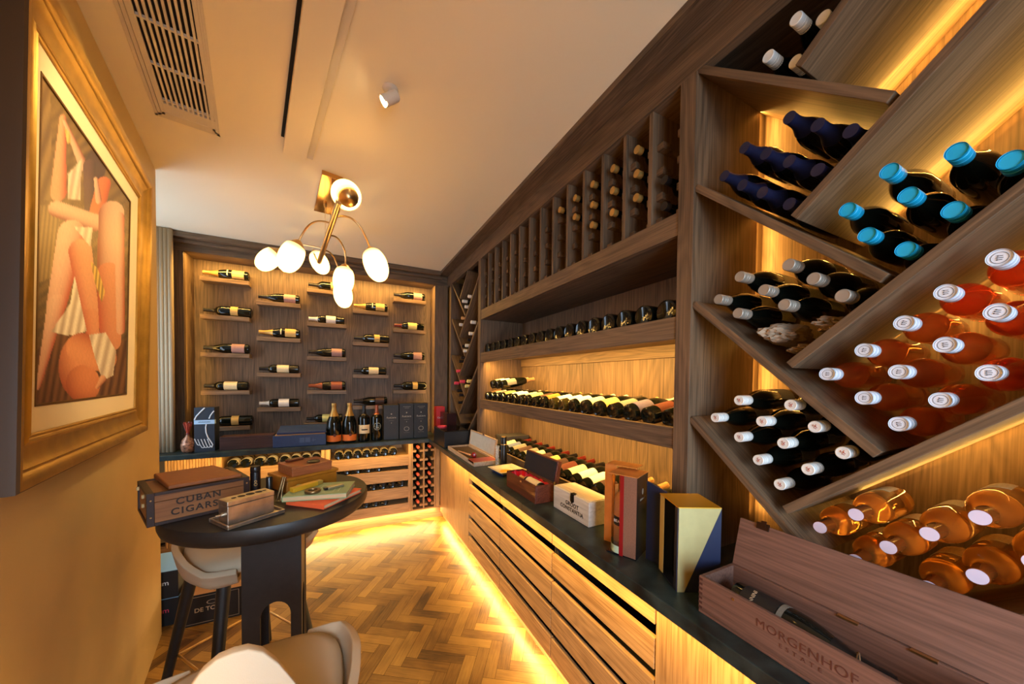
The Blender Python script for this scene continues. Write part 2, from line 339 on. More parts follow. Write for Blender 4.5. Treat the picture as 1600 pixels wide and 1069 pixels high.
# stepped flange: three thin nested frames
for k, (e, dz) in enumerate(((.0, .004), (.014, .008), (.028, .012))):
    u0, u1, v1 = U0+e, U1-e*.5, V1-e*1.6
    lwbox(b, u0, u0+.012, V0, v1, CH-dz, CH); lwbox(b, u1-.012, u1, V0, v1, CH-dz, CH); lwbox(b, u0, u1, v1-.02, v1, CH-dz, CH)
b.obj('flange', WHITE, t, .001)
b = MB(); lwbox(b, U0+.045, U1-.02, V0, V1-.13, CH-.0015, CH-.0005); b.obj('dark_opening', BLK, t)
b = MB(); ua, ub = U0+.042, U1-.018; ns = 10; pit = (ub-ua)/ns
for k in range(ns+1): lwbox(b, ua+k*pit-.003, ua+k*pit+.0045, V0, V1-.13, CH-.013, CH-.002)
b.obj('slats', WHITE, t, .001)
for k in range(7):
    v = V1-.155-.215*k
    if v > V0: lwbox(b := MB(), ua, ub+.005, v-.004, v+.004, CH-.0125, CH-.003).obj('crossbar', WHITE, t)
b = MB(); lwbox(b, ua-.005, ub+.008, V1-.13, V1-.04, CH-.011, CH-.001); b.obj('blank_end', WHITE, t, .001)
t = thing('access_panel', 'long white ceiling access panel dropped along a black slot beside the vent', 'panel')
b = MB(); lwbox(b, .132, .235, .3, 2.14, CH-.034, CH-.0005); b.obj('panel', CEIL, t, .002)
b = MB(); lwbox(b, .119, .1315, .3, 2.05, CH-.008, CH-.0008); b.obj('slot', BLK, t)
b = MB(); lwbox(b, .2355, .268, .3, 2.16, CH-.010, CH-.0006); b.obj('edge_strip', WHITE, t, .001)
t = thing('ceiling_spotlight', 'small white swivel spotlight on the ceiling in front of the chandelier', 'spotlight', (.177, 1.508, CH))
MB().lathe([(0, -.001), (.030, -.001), (.032, -.004), (.024, -.010), (.020, -.012), (.0, -.012)], 24).obj('ring', WHITE, t, smooth=40)
MB().lathe([(.0, 0), (.009, -.002), (.009, -.022), (0, -.024)], 12).obj('swivel', WHITE, t, smooth=40)
d = (wl(1.75, 2.0)-Vector((.177, 1.508, CH-.04))).normalized()
mm = basis(-d, (0, 0, 1), Vector((0, 0, -.040)))
MB().lathe([(0, .034), (.018, .034), (.0225, .028), (.0225, -.036), (.0205, -.036), (.0205, -.030), (0, -.030)], 24).obj('head', WHITE, t, smooth=40, matrix=mm)
MB().lathe([(0, -.0312), (.0195, -.0312), (.0195, -.033), (0, -.033)], 20).obj('lens', mat('lamp_lens', (1, .9, .7), .4, emit=(1, .80, .45), es=30), t, matrix=mm)

# ------------------------------------------------------------------ framed painting on the left wall
PO = wl(1.266, 1.396, -.4076); PX = LT.copy(); PY = (LN*.0226+Vector((0, 0, .907))).normalized(); PZ = PX.cross(PY)
PM = Matrix.Identity(4)
for i in range(3): PM[i][0], PM[i][1], PM[i][2], PM[i][3] = PX[i], PY[i], PZ[i], PO[i]
pic = thing('framed_painting', 'large painting of draped figures in a wide gilded frame on the left wall', 'painting'); pic.matrix_world = PM
PW_, PH_ = .88, .907
UMBER = mat('frame_side_umber', (.06, .032, .014), .5)
prof = [(-.006, .000), (-.006, .007), (-.003, .009), (.0, .007), (.003, .0055), (.005, .008), (.010, .010), (.014, .007), (.019, .006), (.040, .007), (.056, .012), (.064, .018), (.068, .0145), (.072, .0145), (.077, .022), (.086, .027), (.096, .0295), (.1015, .029), (.106, .025), (.107, .016), (.107, -.016), (-.006, -.016)]
def rail(c0, c1, o0, o1):
    """mitred length of moulding from inner corner c0 to c1; o = outward diagonal at each end"""
    b = MB(); n = len(prof); vs = []
    for c, o in ((c0, o0), (c1, o1)):
        for e, h in prof: vs.append((c[0]+o[0]*e, c[1]+o[1]*e, h))
    fs = [(i, (i+1) % n, n+(i+1) % n, n+i) for i in range(n)]+[tuple(range(n)), tuple(range(2*n-1, n-1, -1))]
    b.add(vs, fs); o_ = b.obj('frame_rail', GOLD, pic, smooth=28); o_.data.materials.append(UMBER)
    for i_, f_ in enumerate(o_.data.polygons):
        if i_ < n and prof[i_][0] >= .1010: f_.material_index = 1
    return o_
cs = [(0, 0), (PW_, 0), (PW_, PH_), (0, PH_)]; os_ = [(-1, -1), (1, -1), (1, 1), (-1, 1)]
for k in range(4): rail(cs[k], cs[(k+1) % 4], os_[k], os_[(k+1) % 4])
A0, A1, A2, A3 = .037, .769, .066, .842     # aperture
b = MB()
for x0, y0, x1, y1 in ((-.01, -.01, PW_+.01, A2), (-.01, A3, PW_+.01, PH_+.01), (-.01, A2, A0, A3), (A1, A2, PW_+.01, A3)): b.box((x0, y0, -.006), (x1, y1, .002))
b.obj('mat_board', MATB, pic)
b = MB()
for x0, y0, x1, y1 in ((A0, A2, A1, A2+.006), (A0, A3-.006, A1, A3), (A0, A2, A0+.006, A3), (A1-.006, A2, A1, A3)): b.box((x0, y0, -.004), (x1, y1, .0035))
b.obj('fillet', mat('dark_gilt', (.16, .085, .02), .45, .5), pic)
def canvas():
    NX, NY = 150, 210
    src = np.array([(0, 0), (1, 0), (1, 1), (0, 1)], float); dst = np.array([(77, 50), (335, 438), (328, 985), (56, 1025)], float)
    Am = []; bv = []
    for (u, v), (x, y) in zip(src, dst):
        Am += [[u, v, 1, 0, 0, 0, -x*u, -x*v], [0, 0, 0, u, v, 1, -y*u, -y*v]]; bv += [x, y]
    h = np.append(np.linalg.solve(np.array(Am), np.array(bv)), 1).reshape(3, 3)
    uu, vv = np.meshgrid(np.linspace(0, 1, NX+1), np.linspace(0, 1, NY+1)); P3 = np.stack([uu, vv, np.ones_like(uu)], -1)@h.T
    X = P3[..., 0]/P3[..., 2]; Y = P3[..., 1]/P3[..., 2]
    rng = np.random.default_rng(4)
    nz = sum(a*np.sin(X*fx+Y*fy+ph) for a, fx, fy, ph in [(rng.uniform(.2, .5), rng.uniform(.02, .2), rng.uniform(.02, .2), rng.uniform(0, 6)) for _ in range(14)])
    C = np.zeros(X.shape+(3,)); base = np.array([.30, .19, .07]); dk = np.array([.10, .06, .025])
    fol = np.sin(X*.55+2*np.sin(Y*.21))*np.sin(Y*.5+2*np.sin(X*.17)); t = np.clip(.45+nz*.16+.22*fol*(Y > 430), 0, 1)[..., None]; C[:] = base*(1-t)+dk*t
    t = np.clip((Y-430)/500, 0, 1)[..., None]; C[:] = C*(1-.35*t)
    def put(mask, col): C[mask > 0] = col[mask > 0]
    def tone(sh, light, darkc):
        sh = np.clip(sh, 0, 1)[..., None]; return np.array(light)*(1-sh)+np.array(darkc)*sh
    SK, SD, SR = (.86, .60, .45), (.30, .07, .045), (.50, .10, .06)
    def limb(x0, y0, r0, x1, y1, r1, light=SK, darkc=SD, flip=1):
        dx, dy = x1-x0, y1-y0; L2 = dx*dx+dy*dy; t = np.clip(((X-x0)*dx+(Y-y0)*dy)/L2, 0, 1)
        r = r0+(r1-r0)*t; sd = ((X-x0)*dy-(Y-y0)*dx)/sqrt(L2); d = np.hypot(X-x0-dx*t, Y-y0-dy*t)
        q_ = np.clip(sd/r, -1, 1); tt = .24+.42*flip*q_+.42*q_**2+.10*t; put(d < r, tone(tt, light, darkc))
    def ell(cx, cy, rx, ry, light, darkc):
        d = ((X-cx)/rx)**2+((Y-cy)/ry)**2; put(d < 1, tone(.22+.30*(X-cx)/rx*-1+.30*(Y-cy)/ry+.35*d, light, darkc))
    def poly(pts, light, darkc, fr=.35):
        m = np.zeros(X.shape, bool); n = len(pts)
        for i in range(n):
            x0, y0 = pts[i]; x1, y1 = pts[(i+1) % n]
            c = ((y0 > Y) != (y1 > Y)) & (X < (x1-x0)*(Y-y0)/((y1-y0) or 1e-9)+x0); m ^= c
        put(m, tone(.5+.5*np.sin(X*fr+Y*.05), light, darkc))
    poly([(78, 60), (110, 110), (116, 420), (70, 420)], (.34, .22, .09), (.17, .10, .04), .15)
    poly([(70, 430), (140, 440), (120, 640), (66, 660)], (.40, .27, .11), (.22, .14, .06), .5)
    poly([(60, 860), (140, 800), (330, 830), (328, 985), (56, 1020)], (.22, .10, .04), (.08, .03, .015), .3)
    limb(145, 190, 9, 133, 400, 24, (.86, .50, .30), SR); limb(150, 200, 5, 205, 330, 13); poly([(150, 220), (166, 232), (168, 262), (158, 262)], (.85, .62, .2), (.6, .4, .1))
    poly([(160, 350), (200, 310), (196, 425), (160, 420)], (.86, .78, .66), (.56, .45, .36), .30)
    ell(238, 335, 30, 50, (.10, .06, .05), (.05, .03, .03)); limb(222, 330, 18, 222, 480, 14, (.16, .09, .08), (.06, .03, .03))
    limb(262, 385, 20, 236, 490, 22, (.78, .22, .09), (.45, .08, .03)); limb(240, 370, 6, 248, 430, 9)
    limb(125, 445, 22, 238, 492, 24, SK, SD, -1)
    limb(170, 520, 40, 128, 720, 30, SK, SR); limb(128, 720, 28, 72, 965, 7, SK, SR)
    limb(196, 570, 34, 226, 760, 26, (.80, .42, .24), SR, -1); limb(226, 760, 24, 240, 860, 14, (.74, .34, .18), SR, -1)
    limb(284, 470, 36, 278, 640, 34, SK, SD, -1); limb(276, 640, 34, 284, 830, 30, (.76, .36, .20), SR, -1); limb(306, 480, 14, 312, 800, 12, SK, SR)
    poly([(225, 600), (246, 620), (268, 690), (258, 720), (238, 660)], (.85, .60, .14), (.30, .18, .05), .6)
    poly([(178, 500), (232, 505), (226, 560)], (.86, .78, .66), (.60, .48, .38), .30)
    poly([(180, 640), (168, 720), (112, 800), (175, 815), (216, 800)], (.86, .79, .68), (.50, .40, .31), .26)
    ell(188, 905, 54, 92, (.82, .36, .18), (.40, .09, .04)); ell(205, 955, 50, 55, (.74, .28, .13), (.36, .07, .03)); limb(200, 850, 44, 262, 880, 40, (.80, .36, .18), (.42, .09, .04))
    poly([(222, 812), (270, 806), (300, 860), (292, 930), (262, 945), (240, 880)], (.88, .81, .70), (.52, .42, .34), .24)
    limb(262, 940, 10, 246, 965, 5, (.85, .5, .3), SD)
    C *= (1+.07*np.sin(X*.9+3*np.sin(Y*.31))[..., None]*np.sin(Y*.8+2*np.sin(X*.27))[..., None])*.92; C = np.clip(C, .01, .95)
    vs = [(A0+(A1-A0)*u, A3-(A3-A2)*v, 0) for u, v in zip(uu.ravel(), vv.ravel())]
    fs = [(j*(NX+1)+i, (j+1)*(NX+1)+i, (j+1)*(NX+1)+i+1, j*(NX+1)+i+1) for j in range(NY) for i in range(NX)]
    m = bpy.data.materials.new('painted_canvas'); m.use_nodes = True; N = m.node_tree.nodes
    a = N.new('ShaderNodeAttribute'); a.attribute_name = 'paint'; m.node_tree.links.new(a.outputs['Color'], N['Principled BSDF'].inputs['Base Color']); N['Principled BSDF'].inputs['Roughness'].default_value = .45
    me = bpy.data.meshes.new('canvas'); me.from_pydata(vs, [], fs); me.materials.append(m)
    ca = me.color_attributes.new('paint', 'FLOAT_COLOR', 'POINT'); ca.data.foreach_set('color', np.concatenate([C.reshape(-1, 3), np.ones((C.shape[0]*C.shape[1], 1))], 1).ravel().astype(np.float32))
    link('canvas', me, pic)
canvas()
MB().box((-.09, -.09, -.0165), (PW_+.09, PH_+.09, -.0115)).obj('backing', mat('backing_board', (.12, .07, .035), .8), pic)

# ------------------------------------------------------------------ built-in joinery, right side
CT = .92; CF, DF, YCB = .805, .968, 3.552     # worktop height, worktop front, cabinet front, back worktop front
# worktop: one continuous L of dark stone
wt = thing('stone_worktop', 'continuous dark slate worktop running along the right and back cabinets', 'worktop')
b = MB(); b.prism([(CF, -1.4), (1.525, -1.4), (1.525, 4.21), (-1.45, 4.21), (-1.45, YCB), (CF, YCB)], .04, lambda u, v, w_: (u, v, CT-.04+w_)); b.obj('slab', STONE, wt, .003)
b = MB()
for y in (1.49, 1.76): b.box((CF-.0006, y, CT-.038), (CF+.25, y+.0015, CT+.0004))
b.obj('joint', mat('slate_joint', (.01, .012, .012), .8), wt)
struct('baseboard_right', MB().box((1.012, -1.4, 0), (1.03, 3.76, .10)), LO('y'))
struct('baseboard_back', MB().box((-1.40, 3.765, 0), (1.012, 3.783, .13)), LO('x'))
# drawer units
for k, (y0, y1) in enumerate(((2.113, 2.754), (1.466, 2.109), (.815, 1.462))):
    t = thing('drawer_cabinet', ['oak drawer unit farthest from the camera, below the open tool case', 'middle oak drawer unit, below the red-lined mahogany box', 'nearest oak drawer unit, below the tall bottle boxes'][k], 'cabinet', (DF, y0, 0), 0, 'drawer units under the right worktop'); L_ = y1-y0
    b = MB(); b.box((.03, 0, .09), (.5, L_, .105)); b.box((.03, 0, .105), (.5, .016, .875)); b.box((.03, L_-.016, .105), (.5, L_, .875)); b.box((.484, .016, .105), (.5, L_-.016, .875)); b.obj('carcass', BLK, t)
    for j, (z0, z1) in enumerate(((.695, .872), (.535, .645), (.386, .497), (.24, .35), (.09, .20))):
        MB().box((0, .0015, z0), (.02, L_-.0015, z1)).obj('drawer_front' if j else 'top_fascia', LO('y'), t, .0015)
t = thing('corner_cabinet', 'plain oak corner cabinet with two doors at the end of the right run', 'cabinet', (DF, 2.756, 0))
MB().box((.02, 0, .09), (.5, .95, .875)).obj('carcass', LO('z'), t)
MB().box((0, .002, .085), (.02, .412, .872)).obj('door', LO('z'), t, .0015); MB().box((0, .4155, .085), (.02, .944, .872)).obj('door', LO('z'), t, .0015)
t = thing('panel_cabinet', 'plain oak panelled cabinet under the engraved wooden box', 'cabinet', (DF, -1.38, 0))
MB().box((.02, 0, .09), (.5, 2.19, .875)).obj('carcass', LO('z'), t)
for y0, y1 in ((0, .73), (.733, 1.46), (1.463, 2.19)): MB().box((0, y0, .085), (.02, y1, .872)).obj('door', LO('z'), t, .0015)

# diamond racks: u runs from the far post towards the camera
def diamond_rack(label, Y0, nmax):
    t = thing('diamond_wine_rack', label, 'wine rack', (0, 0, 0)); bpy.context.view_layer.update()
    th = .022; Wd = .837
    def Q(u, z): return (Y0-u, z)
    for k in range(4):
        z0 = 2.592-.3935*k
        e = .474 if k < 3 else .36
        board('slanted_board', Q(.001, z0), Q(e-.012, z0-.925*(e-.012)), XS, XB, th, DO('x'), t)
    for k in range(-1, 4):
        # rising boards start on the falling one below
        u0, z0 = .277, 1.969-.393*k
        u1, z1 = Wd-.001, 1.969-.393*k+.88*(Wd-.277)
        if k == -1:
            u1 = .277+(2.584-2.362)/.88; z1 = 2.584
        if k == 3:
            u0 = .277+(.922-z0)/.88+.014; z0 = .934
        board('slanted_board', Q(u0+.010, z0+.009), Q(u1, z1), XS, XB, th, DO('x'), t)
    for nm, y in (('far_post', Y0), ('near_post', Y0-Wd-.06)):
        MB().box((XS-.008, y, CT+.0005), (XB, y+.06, 2.585)).obj('side_panel', DO('z'), t, .0015)
    MB().box((XB, Y0-Wd-.06, CT+.0005), (XB+.02, Y0+.06, 2.585)).obj('back_panel', DO('z'), t)
    return t
diamond_rack('diamond lattice rack at the far corner beyond the lit shelves', 3.667, 3)
diamond_rack('big diamond lattice rack nearest the camera, full of coloured bottles', .7775, 3)

# bookcase between the racks
YL, YR = .8375, 2.7695
t = thing('wine_bookcase', 'long lit wine shelving between the two diamond racks', 'shelving')
MB().box((XB, YL, CT+.0005), (XB+.02, YR, 2.585)).obj('back_panel', DO('z'), t)
def shelf(nm, zt, zb, lip):
    MB().box((XS+.022, YL, zt-.03-lip), (XB, YR, zt-lip)).obj('shelf', DO('y'), t); MB().box((XS-.004, YL, zb), (XS+.021, YR, zt)).obj('shelf_lip', DO('y'), t, .002)
shelf('A', 1.772, 1.69, .016); shelf('B', 1.372, 1.295, .014)
MB().box((XS+.022, YL, 2.06), (XB, YR, 2.09)).obj('shelf', DO('y'), t); MB().box((XS-.004, YL, 2.06), (XS+.021, YR, 2.142)).obj('shelf_lip', DO('y'), t, .002)
MB().box((XB-.014, YL, 1.66), (XB, YR, 1.725)).obj('back_rail', DO('y'), t, .001)
b = MB(); b.box((1.11, 1.0, CT+.001), (1.126, YR-.012, .982)); b.box((1.126, 1.0, CT+.001), (XB-.002, YR-.012, .935)); b.obj('bottle_trough', DO('y'), t, .002)
# cubby rack above it
cub = thing('cubby_wine_rack', 'row of tall narrow bottle cubbies along the top of the shelving', 'wine rack')
NC = 14; PC = (YR-YL)/NC
ZC0, ZC1 = 2.143, 2.584
for k in range(NC+1):
    if 0 < k < NC: MB().box((XS+.004, YL+PC*k-.009, ZC0), (XB-.001, YL+PC*k+.009, ZC1)).obj('divider', DO('z'), cub, .001)
for k in range(NC):
    y0, y1 = YL+PC*k+.0095, YL+PC*(k+1)-.0095
    for r in range(4):
        z = 2.147+.0965*r; xa, xb, xc = XS+.03, XB-.022, XB-.004
        MB().prism([(xa, y0), (xc, y0), (xc, y1), (xa, y1), (xa, y1-.028), (xa+.045, y1-.028), (xa+.045, y1-.012), (xb, y1-.012), (xb, y0+.012), (xa+.045, y0+.012), (xa+.045, y0+.028), (xa, y0+.028)], .026, lambda u, v, w_: (u, v, z+w_)).obj('bottle_cradle', DO('y'), cub)
MB().box((XS+.004, YL, ZC1), (XB, YR, ZC1+.0005)).obj('top_board', DO('y'), cub)
MB().box((XB-.001, YL, ZC0), (XB-.0002, YR, ZC1)).obj('back_board', DO('y'), cub)

# ------------------------------------------------------------------ back cabinets
YD = 3.712
def slat_cabinet(label, x0, x1, pos):
    t = thing('bottle_drawer_cabinet', label, 'cabinet', (x0, YD, 0), 0, 'slatted bottle cabinets under the back worktop'); L_ = x1-x0
    b = MB(); b.box((0, .0, .13), (.042, .46, .875)); b.obj('side_panel', LO('z'), t, .001)
    MB().box((L_-.03, 0, .13), (L_, .46, .875)).obj('side_panel', LO('z'), t, .001)
    MB().box((.042, .44, .13), (L_-.03, .46, .875)).obj('back_panel', LO('z'), t)
    for j, (z0, z1) in enumerate(((.628, .74), (.467, .584), (.282, .395), (.13, .223))):
        d_ = MB().box((.0425, -.002, z0), (L_-.0305, .016, z1)).obj('drawer_front', LO('x'), t, .0015)
        MB().box((.0425, .0165, z1-.016), (L_-.0305, .438, z1-.004)).obj('tray', LO('x'), t)
    return t
slat_cabinet('slatted oak bottle cabinet beside the small red-capsule rack', -.148, .656, 1)
slat_cabinet('slatted oak bottle cabinet half hidden behind the round table', -.97, -.152, 0)
t = thing('bottle_grid_rack', 'narrow two-column oak bottle rack in the back corner', 'wine rack', (.658, YD, 0))
for x in (0, .124, .245): MB().box((x, 0, .14), (x+.016, .30, .872)).obj('divider', LO('z'), t, .001)
MB().box((.263, -.002, .13), (.306, .46, .872)).obj('filler_panel', LO('z'), t, .001)
MB().box((-.0, 0, .13), (.261, .46, .1395)).obj('bottom_board', LO('x'), t); MB().box((0, .44, .14), (.261, .46, .872)).obj('back_panel', DO('z'), t)
for c in range(2):
    for r in range(7):
        z = .165+.0985*r; x0 = .0165 if c == 0 else .1405; x1 = .1235 if c == 0 else .2445
        MB().prism([(x0, .004), (x0+.034, .004), (x0+.034, .295), (x1-.034, .295), (x1-.034, .004), (x1, .004), (x1, .312), (x0, .312)], .022, lambda u, v, w_: (u, v, z+w_)).obj('bottle_cradle', LO('x'), t)
t = thing('fluted_panel', 'pale fluted wood panel under the back worktop below the curtain', 'panel', (-1.30, YD+.02, 0))
b = MB()
for k in range(16): b.add(*(lambda m_: (m_.v, m_.f))(MB().lathe([(0, .13), (.010, .13), (.010, .872), (0, .872)], 10, Matrix.Translation((.01+.0195*k, 0, 0)))))
b.obj('flutes', LO('z'), t, smooth=40); MB().box((0, .004, .13), (.322, .02, .872)).obj('board', LO('z'), t)

# ------------------------------------------------------------------ bottles
PROF = {
 'bordeaux': (.0375, .185, [(0, .007), (.030, .0), (.0362, .004), (.0375, .012), (.0375, .192), (.0355, .206), (.028, .221), (.018, .232), (.0148, .243), (.0140, .262), (.0138, .293), (.0150, .294), (.0150, .299), (0, .2995)]),
 'burgundy': (.0400, .150, [(0, .007), (.031, .0), (.0385, .005), (.0400, .013), (.0400, .152), (.0385, .170), (.033, .193), (.025, .217), (.0185, .237), (.0152, .256), (.0140, .275), (.0140, .293), (.0152, .294), (.0152, .2995), (0, .30)]),
 'champagne': (.0440, .140, [(0, .008), (.034, .0), (.0425, .006), (.0440, .015), (.0440, .150), (.042, .172), (.036, .197), (.028, .222), (.0205, .248), (.0165, .270), (.0148, .292), (.0165, .296), (.0165, .312), (.0155, .318), (0, .319)]),
 'magnum': (.0460, .215, [(0, .008), (.037, .0), (.0445, .005), (.0460, .015), (.0460, .220), (.0435, .238), (.034, .256), (.021, .270), (.0165, .285), (.0155, .300), (.0150, .345), (.0165, .346), (.0165, .353), (0, .3535)]),
 'slim': (.0355, .150, [(0, .007), (.028, .0), (.034, .004), (.0355, .012), (.0355, .158), (.0345, .178), (.0295, .202), (.0225, .224), (.0165, .244), (.0140, .262), (.0135, .293), (.0145, .294), (.0145, .299), (0, .2995)]),
 'squat': (.0430, .135, [(0, .008), (.033, .0), (.0415, .005), (.0430, .014), (.0430, .140), (.0425, .155), (.0395, .173), (.032, .190), (.0235, .200), (.0205, .206), (.0175, .214), (.0160, .226), (.0155, .262), (.0165, .263), (.0165, .268), (0, .2685)]),
}
for _n, _s, _k in (('champagne_wide', 'champagne', .34), ('magnum_wide', 'magnum', .30)):
    _p0 = PROF[_s]; PROF[_n] = (_p0[0]+(_p0[0]-.017)*_k, _p0[1], [(r+max(0, r-.017)*_k, z) for r, z in _p0[2]])
GL = {
 'dark': mat('dark_green_glass', (.004, .005, .0035), .09, spec=.45, coat=.2),
 'navy': mat('navy_black_glass', (.006, .007, .010), .06, spec=.6, coat=.5),
 'olive': mat('olive_glass', (.030, .024, .006), .06, spec=.6, coat=.5),
}
def liquid(name, c1, c2, k):
    m = bpy.data.materials.new(name); m.use_nodes = True; N = m.node_tree.nodes; L = m.node_tree.links; p = N['Principled BSDF']; out = N['Material Output']
    p.inputs['Base Color'].default_value = (*c1, 1); p.inputs['Transmission Weight'].default_value = 1; p.inputs['Roughness'].default_value = .03; p.inputs['IOR'].default_value = 1.36
    tr = N.new('ShaderNodeBsdfTranslucent'); tr.inputs[0].default_value = (*c2, 1)
    df = N.new('ShaderNodeBsdfDiffuse'); df.inputs[0].default_value = (*c2, 1)
    m2 = N.new('ShaderNodeMixShader'); m2.inputs[0].default_value = .35; L.new(tr.outputs[0], m2.inputs[1]); L.new(df.outputs[0], m2.inputs[2])
    mx = N.new('ShaderNodeMixShader'); mx.inputs[0].default_value = k; L.new(p.outputs[0], mx.inputs[1]); L.new(m2.outputs[0], mx.inputs[2]); L.new(mx.outputs[0], out.inputs[0])
    return m
GL['rose'] = liquid('rose_wine', (1, .36, .13), (.95, .22, .05), .13)
GL['rose_red'] = liquid('red_rose_wine', (.95, .16, .07), (.9, .06, .02), .14)
GL['amber'] = liquid('amber_wine', (1, .52, .13), (.9, .40, .08), .16)
GL['clear'] = mat('clear_glass', (.96, .93, .88), .10, trans=.9, ior=1.12)
_mesh = {}
def body_mesh(shape, glass):
    k = ('b', shape, glass)
    if k not in _mesh: _mesh[k] = MB().lathe(PROF[shape][2], 24).mesh('wine_bottle', GL[glass], 35)
    return _mesh[k]
def label_mesh(shape, z0, z1, ang, m):
    k = ('l', shape, z0, z1, ang, m.name)
    if k not in _mesh:
        R = PROF[shape][0]+.0006; n = 14; vs = []; fs = []
        for i in range(n+1):
            a = radians(-ang+2*ang*i/n)
            for r in (R, R-.0012): vs += [(r*cos(a), r*sin(a), z0), (r*cos(a), r*sin(a), z1)]
        for i in range(n):
            o = 4*i; fs += [(o, o+4, o+5, o+1), (o+2, o+3, o+7, o+6), (o+1, o+5, o+7, o+3), (o, o+2, o+6, o+4)]
        _mesh[k] = MB().add(vs, fs).mesh('label', m, 60)
    return _mesh[k]
def foil_mesh(shape, z0, m, screw=False):
    k = ('f', shape, z0, m.name, screw)
    if k not in _mesh:
        P_ = PROF[shape][2]; top = P_[-1][1]; pts = []
        for (ra, za), (rb, zb) in zip(P_, P_[1:]):
            if zb > z0 and za <= z0 and zb > za: pts.append((ra+(rb-ra)*(z0-za)/(zb-za)+.0008, z0))
            if za > z0 and ra > .004: pts.append((ra+.0008, za))
        if screw:
            r = .0158; pts = [(r-.0006, z0), (r, z0+.001), (r, z0+.018), (r-.0008, z0+.0185), (r-.0008, z0+.0205), (r, z0+.021), (r, z0+.036), (r-.0009, z0+.037), (r-.0009, z0+.039), (r, z0+.040)]+[(r, z0+.046), (r-.0008, z0+.047), (r, z0+.048), (r, top-.0005), (r-.0015, top+.0012), (.0128, top+.0012), (.0126, top+.0006)]
        pts = [(pts[0][0]-.0006, pts[0][1])]+pts
        pts += [(0, top+.0008)] if not screw else [(0, top+.0006)]
        _mesh[k] = MB().lathe(pts, 22).mesh('capsule', m, 35)
    return _mesh[k]
def print_mesh(shape, m, pat):
    k = ('p', shape, m.name, pat)
    if k not in _mesh:
        b = MB(); top = PROF[shape][2][-1][1]+.0012; rnd = random.Random(pat)
        if pat == 1:        # three little upright strokes with heads
            for i in range(3):
                x = -.0035+.0035*i; h = .0062-.0012*abs(i-1)
                b.box((x-.0005, -h*.7, top), (x+.0005, h*.4, top+.0002)); b.box((x-.0010, h*.3, top), (x+.0010, h*.3+.002, top+.0002))
            b.add([(.0105*cos(a*pi/12)*(1 if s else .93), .0105*sin(a*pi/12)*(1 if s else .93), top+.0001) for s in (0, 1) for a in range(24)], [(a, (a+1) % 24, 24+(a+1) % 24, 24+a) for a in range(24)])
        elif pat == 2:      # brushed red mark
            b.tube([(-.006, -.002, top), (-.002, .003, top), (.0005, -.004, top), (.003, .004, top), (.0065, .001, top)], .0008, 4)
            b.tube([(-.004, -.005, top), (.001, -.001, top), (.005, -.005, top)], .0007, 4)
        else:               # winged crest
            b.box((-.007, -.0012, top), (.007, -.0002, top+.0002)); b.box((-.005, .0008, top), (.005, .0016, top+.0002)); b.box((-.001, -.004, top), (.001, .0045, top+.0002)); b.box((-.0055, -.003, top), (.0055, -.0023, top+.0002))
        _mesh[k] = b.mesh('cap_print', m)
    return _mesh[k]
def mk(name, rgb, **kw): return mat(name, S(*rgb), **kw)
FO = {
 'gold': mk('gold_foil', (188, 148, 80), rough=.35, metal=.6), 'black': mk('black_foil', (22, 18, 18), rough=.35), 'white': mk('white_foil', (214, 208, 198), rough=.4),
 'red': mk('red_foil', (100, 26, 18), rough=.35), 'copper': mk('copper_foil', (150, 80, 50), rough=.35, metal=.4), 'navy': mk('navy_foil', (24, 26, 54), rough=.45),
 'cyan': mk('cyan_cap', (22, 160, 205), rough=.4), 'grey': mk('pewter_cap', (150, 140, 126), rough=.4, metal=.2), 'pale': mk('pale_blue_white_cap', (205, 212, 222), rough=.35),
 'ivory': mk('ivory_cap', (212, 214, 210), rough=.4), 'amber': mk('amber_neck', (110, 50, 14), rough=.25), 'mauve': mk('mauve_white_cap', (206, 196, 216), rough=.4), 'pink': mk('pink_wax', (225, 70, 95), rough=.45),
 'yellow': mk('straw_foil', (220, 200, 130), rough=.4), 'coral': mk('coral_capsule', (235, 105, 70), rough=.4), 'cork': mk('tan_capsule', (200, 150, 95), rough=.5), 'bluegrey': mk('pale_cap_grey', (175, 185, 185), rough=.45),
}
def lab(name, rgb, amt=.18): return mat('label_'+name, S(*rgb), .65, noise_amt=amt, noise_scale=260)
LB = {'cream': lab('cream', (225, 205, 160)), 'white': lab('white', (225, 218, 205)), 'gold': lab('gold', (196, 160, 92)), 'pink': lab('dusty_pink', (165, 125, 115)), 'yellow': lab('pale_yellow', (222, 200, 120)),
      'copper': lab('copper', (150, 80, 55)), 'brown': lab('brown', (62, 38, 30)), 'lime': lab('lime_cream', (205, 200, 125)), 'purple': lab('grey_purple', (95, 85, 110)), 'orange': lab('orange', (215, 110, 35)), 'grey': lab('grey', (120, 115, 105)), 'blue': lab('blue_grey', (95, 105, 140)), 'tan': lab('tan', (185, 140, 85)), 'redb': lab('red_brown', (85, 38, 28))}
PR = {1: mk('print_dark', (40, 38, 45)), 2: mk('print_red', (165, 45, 30)), 3: mk('print_mauve', (110, 95, 125))}
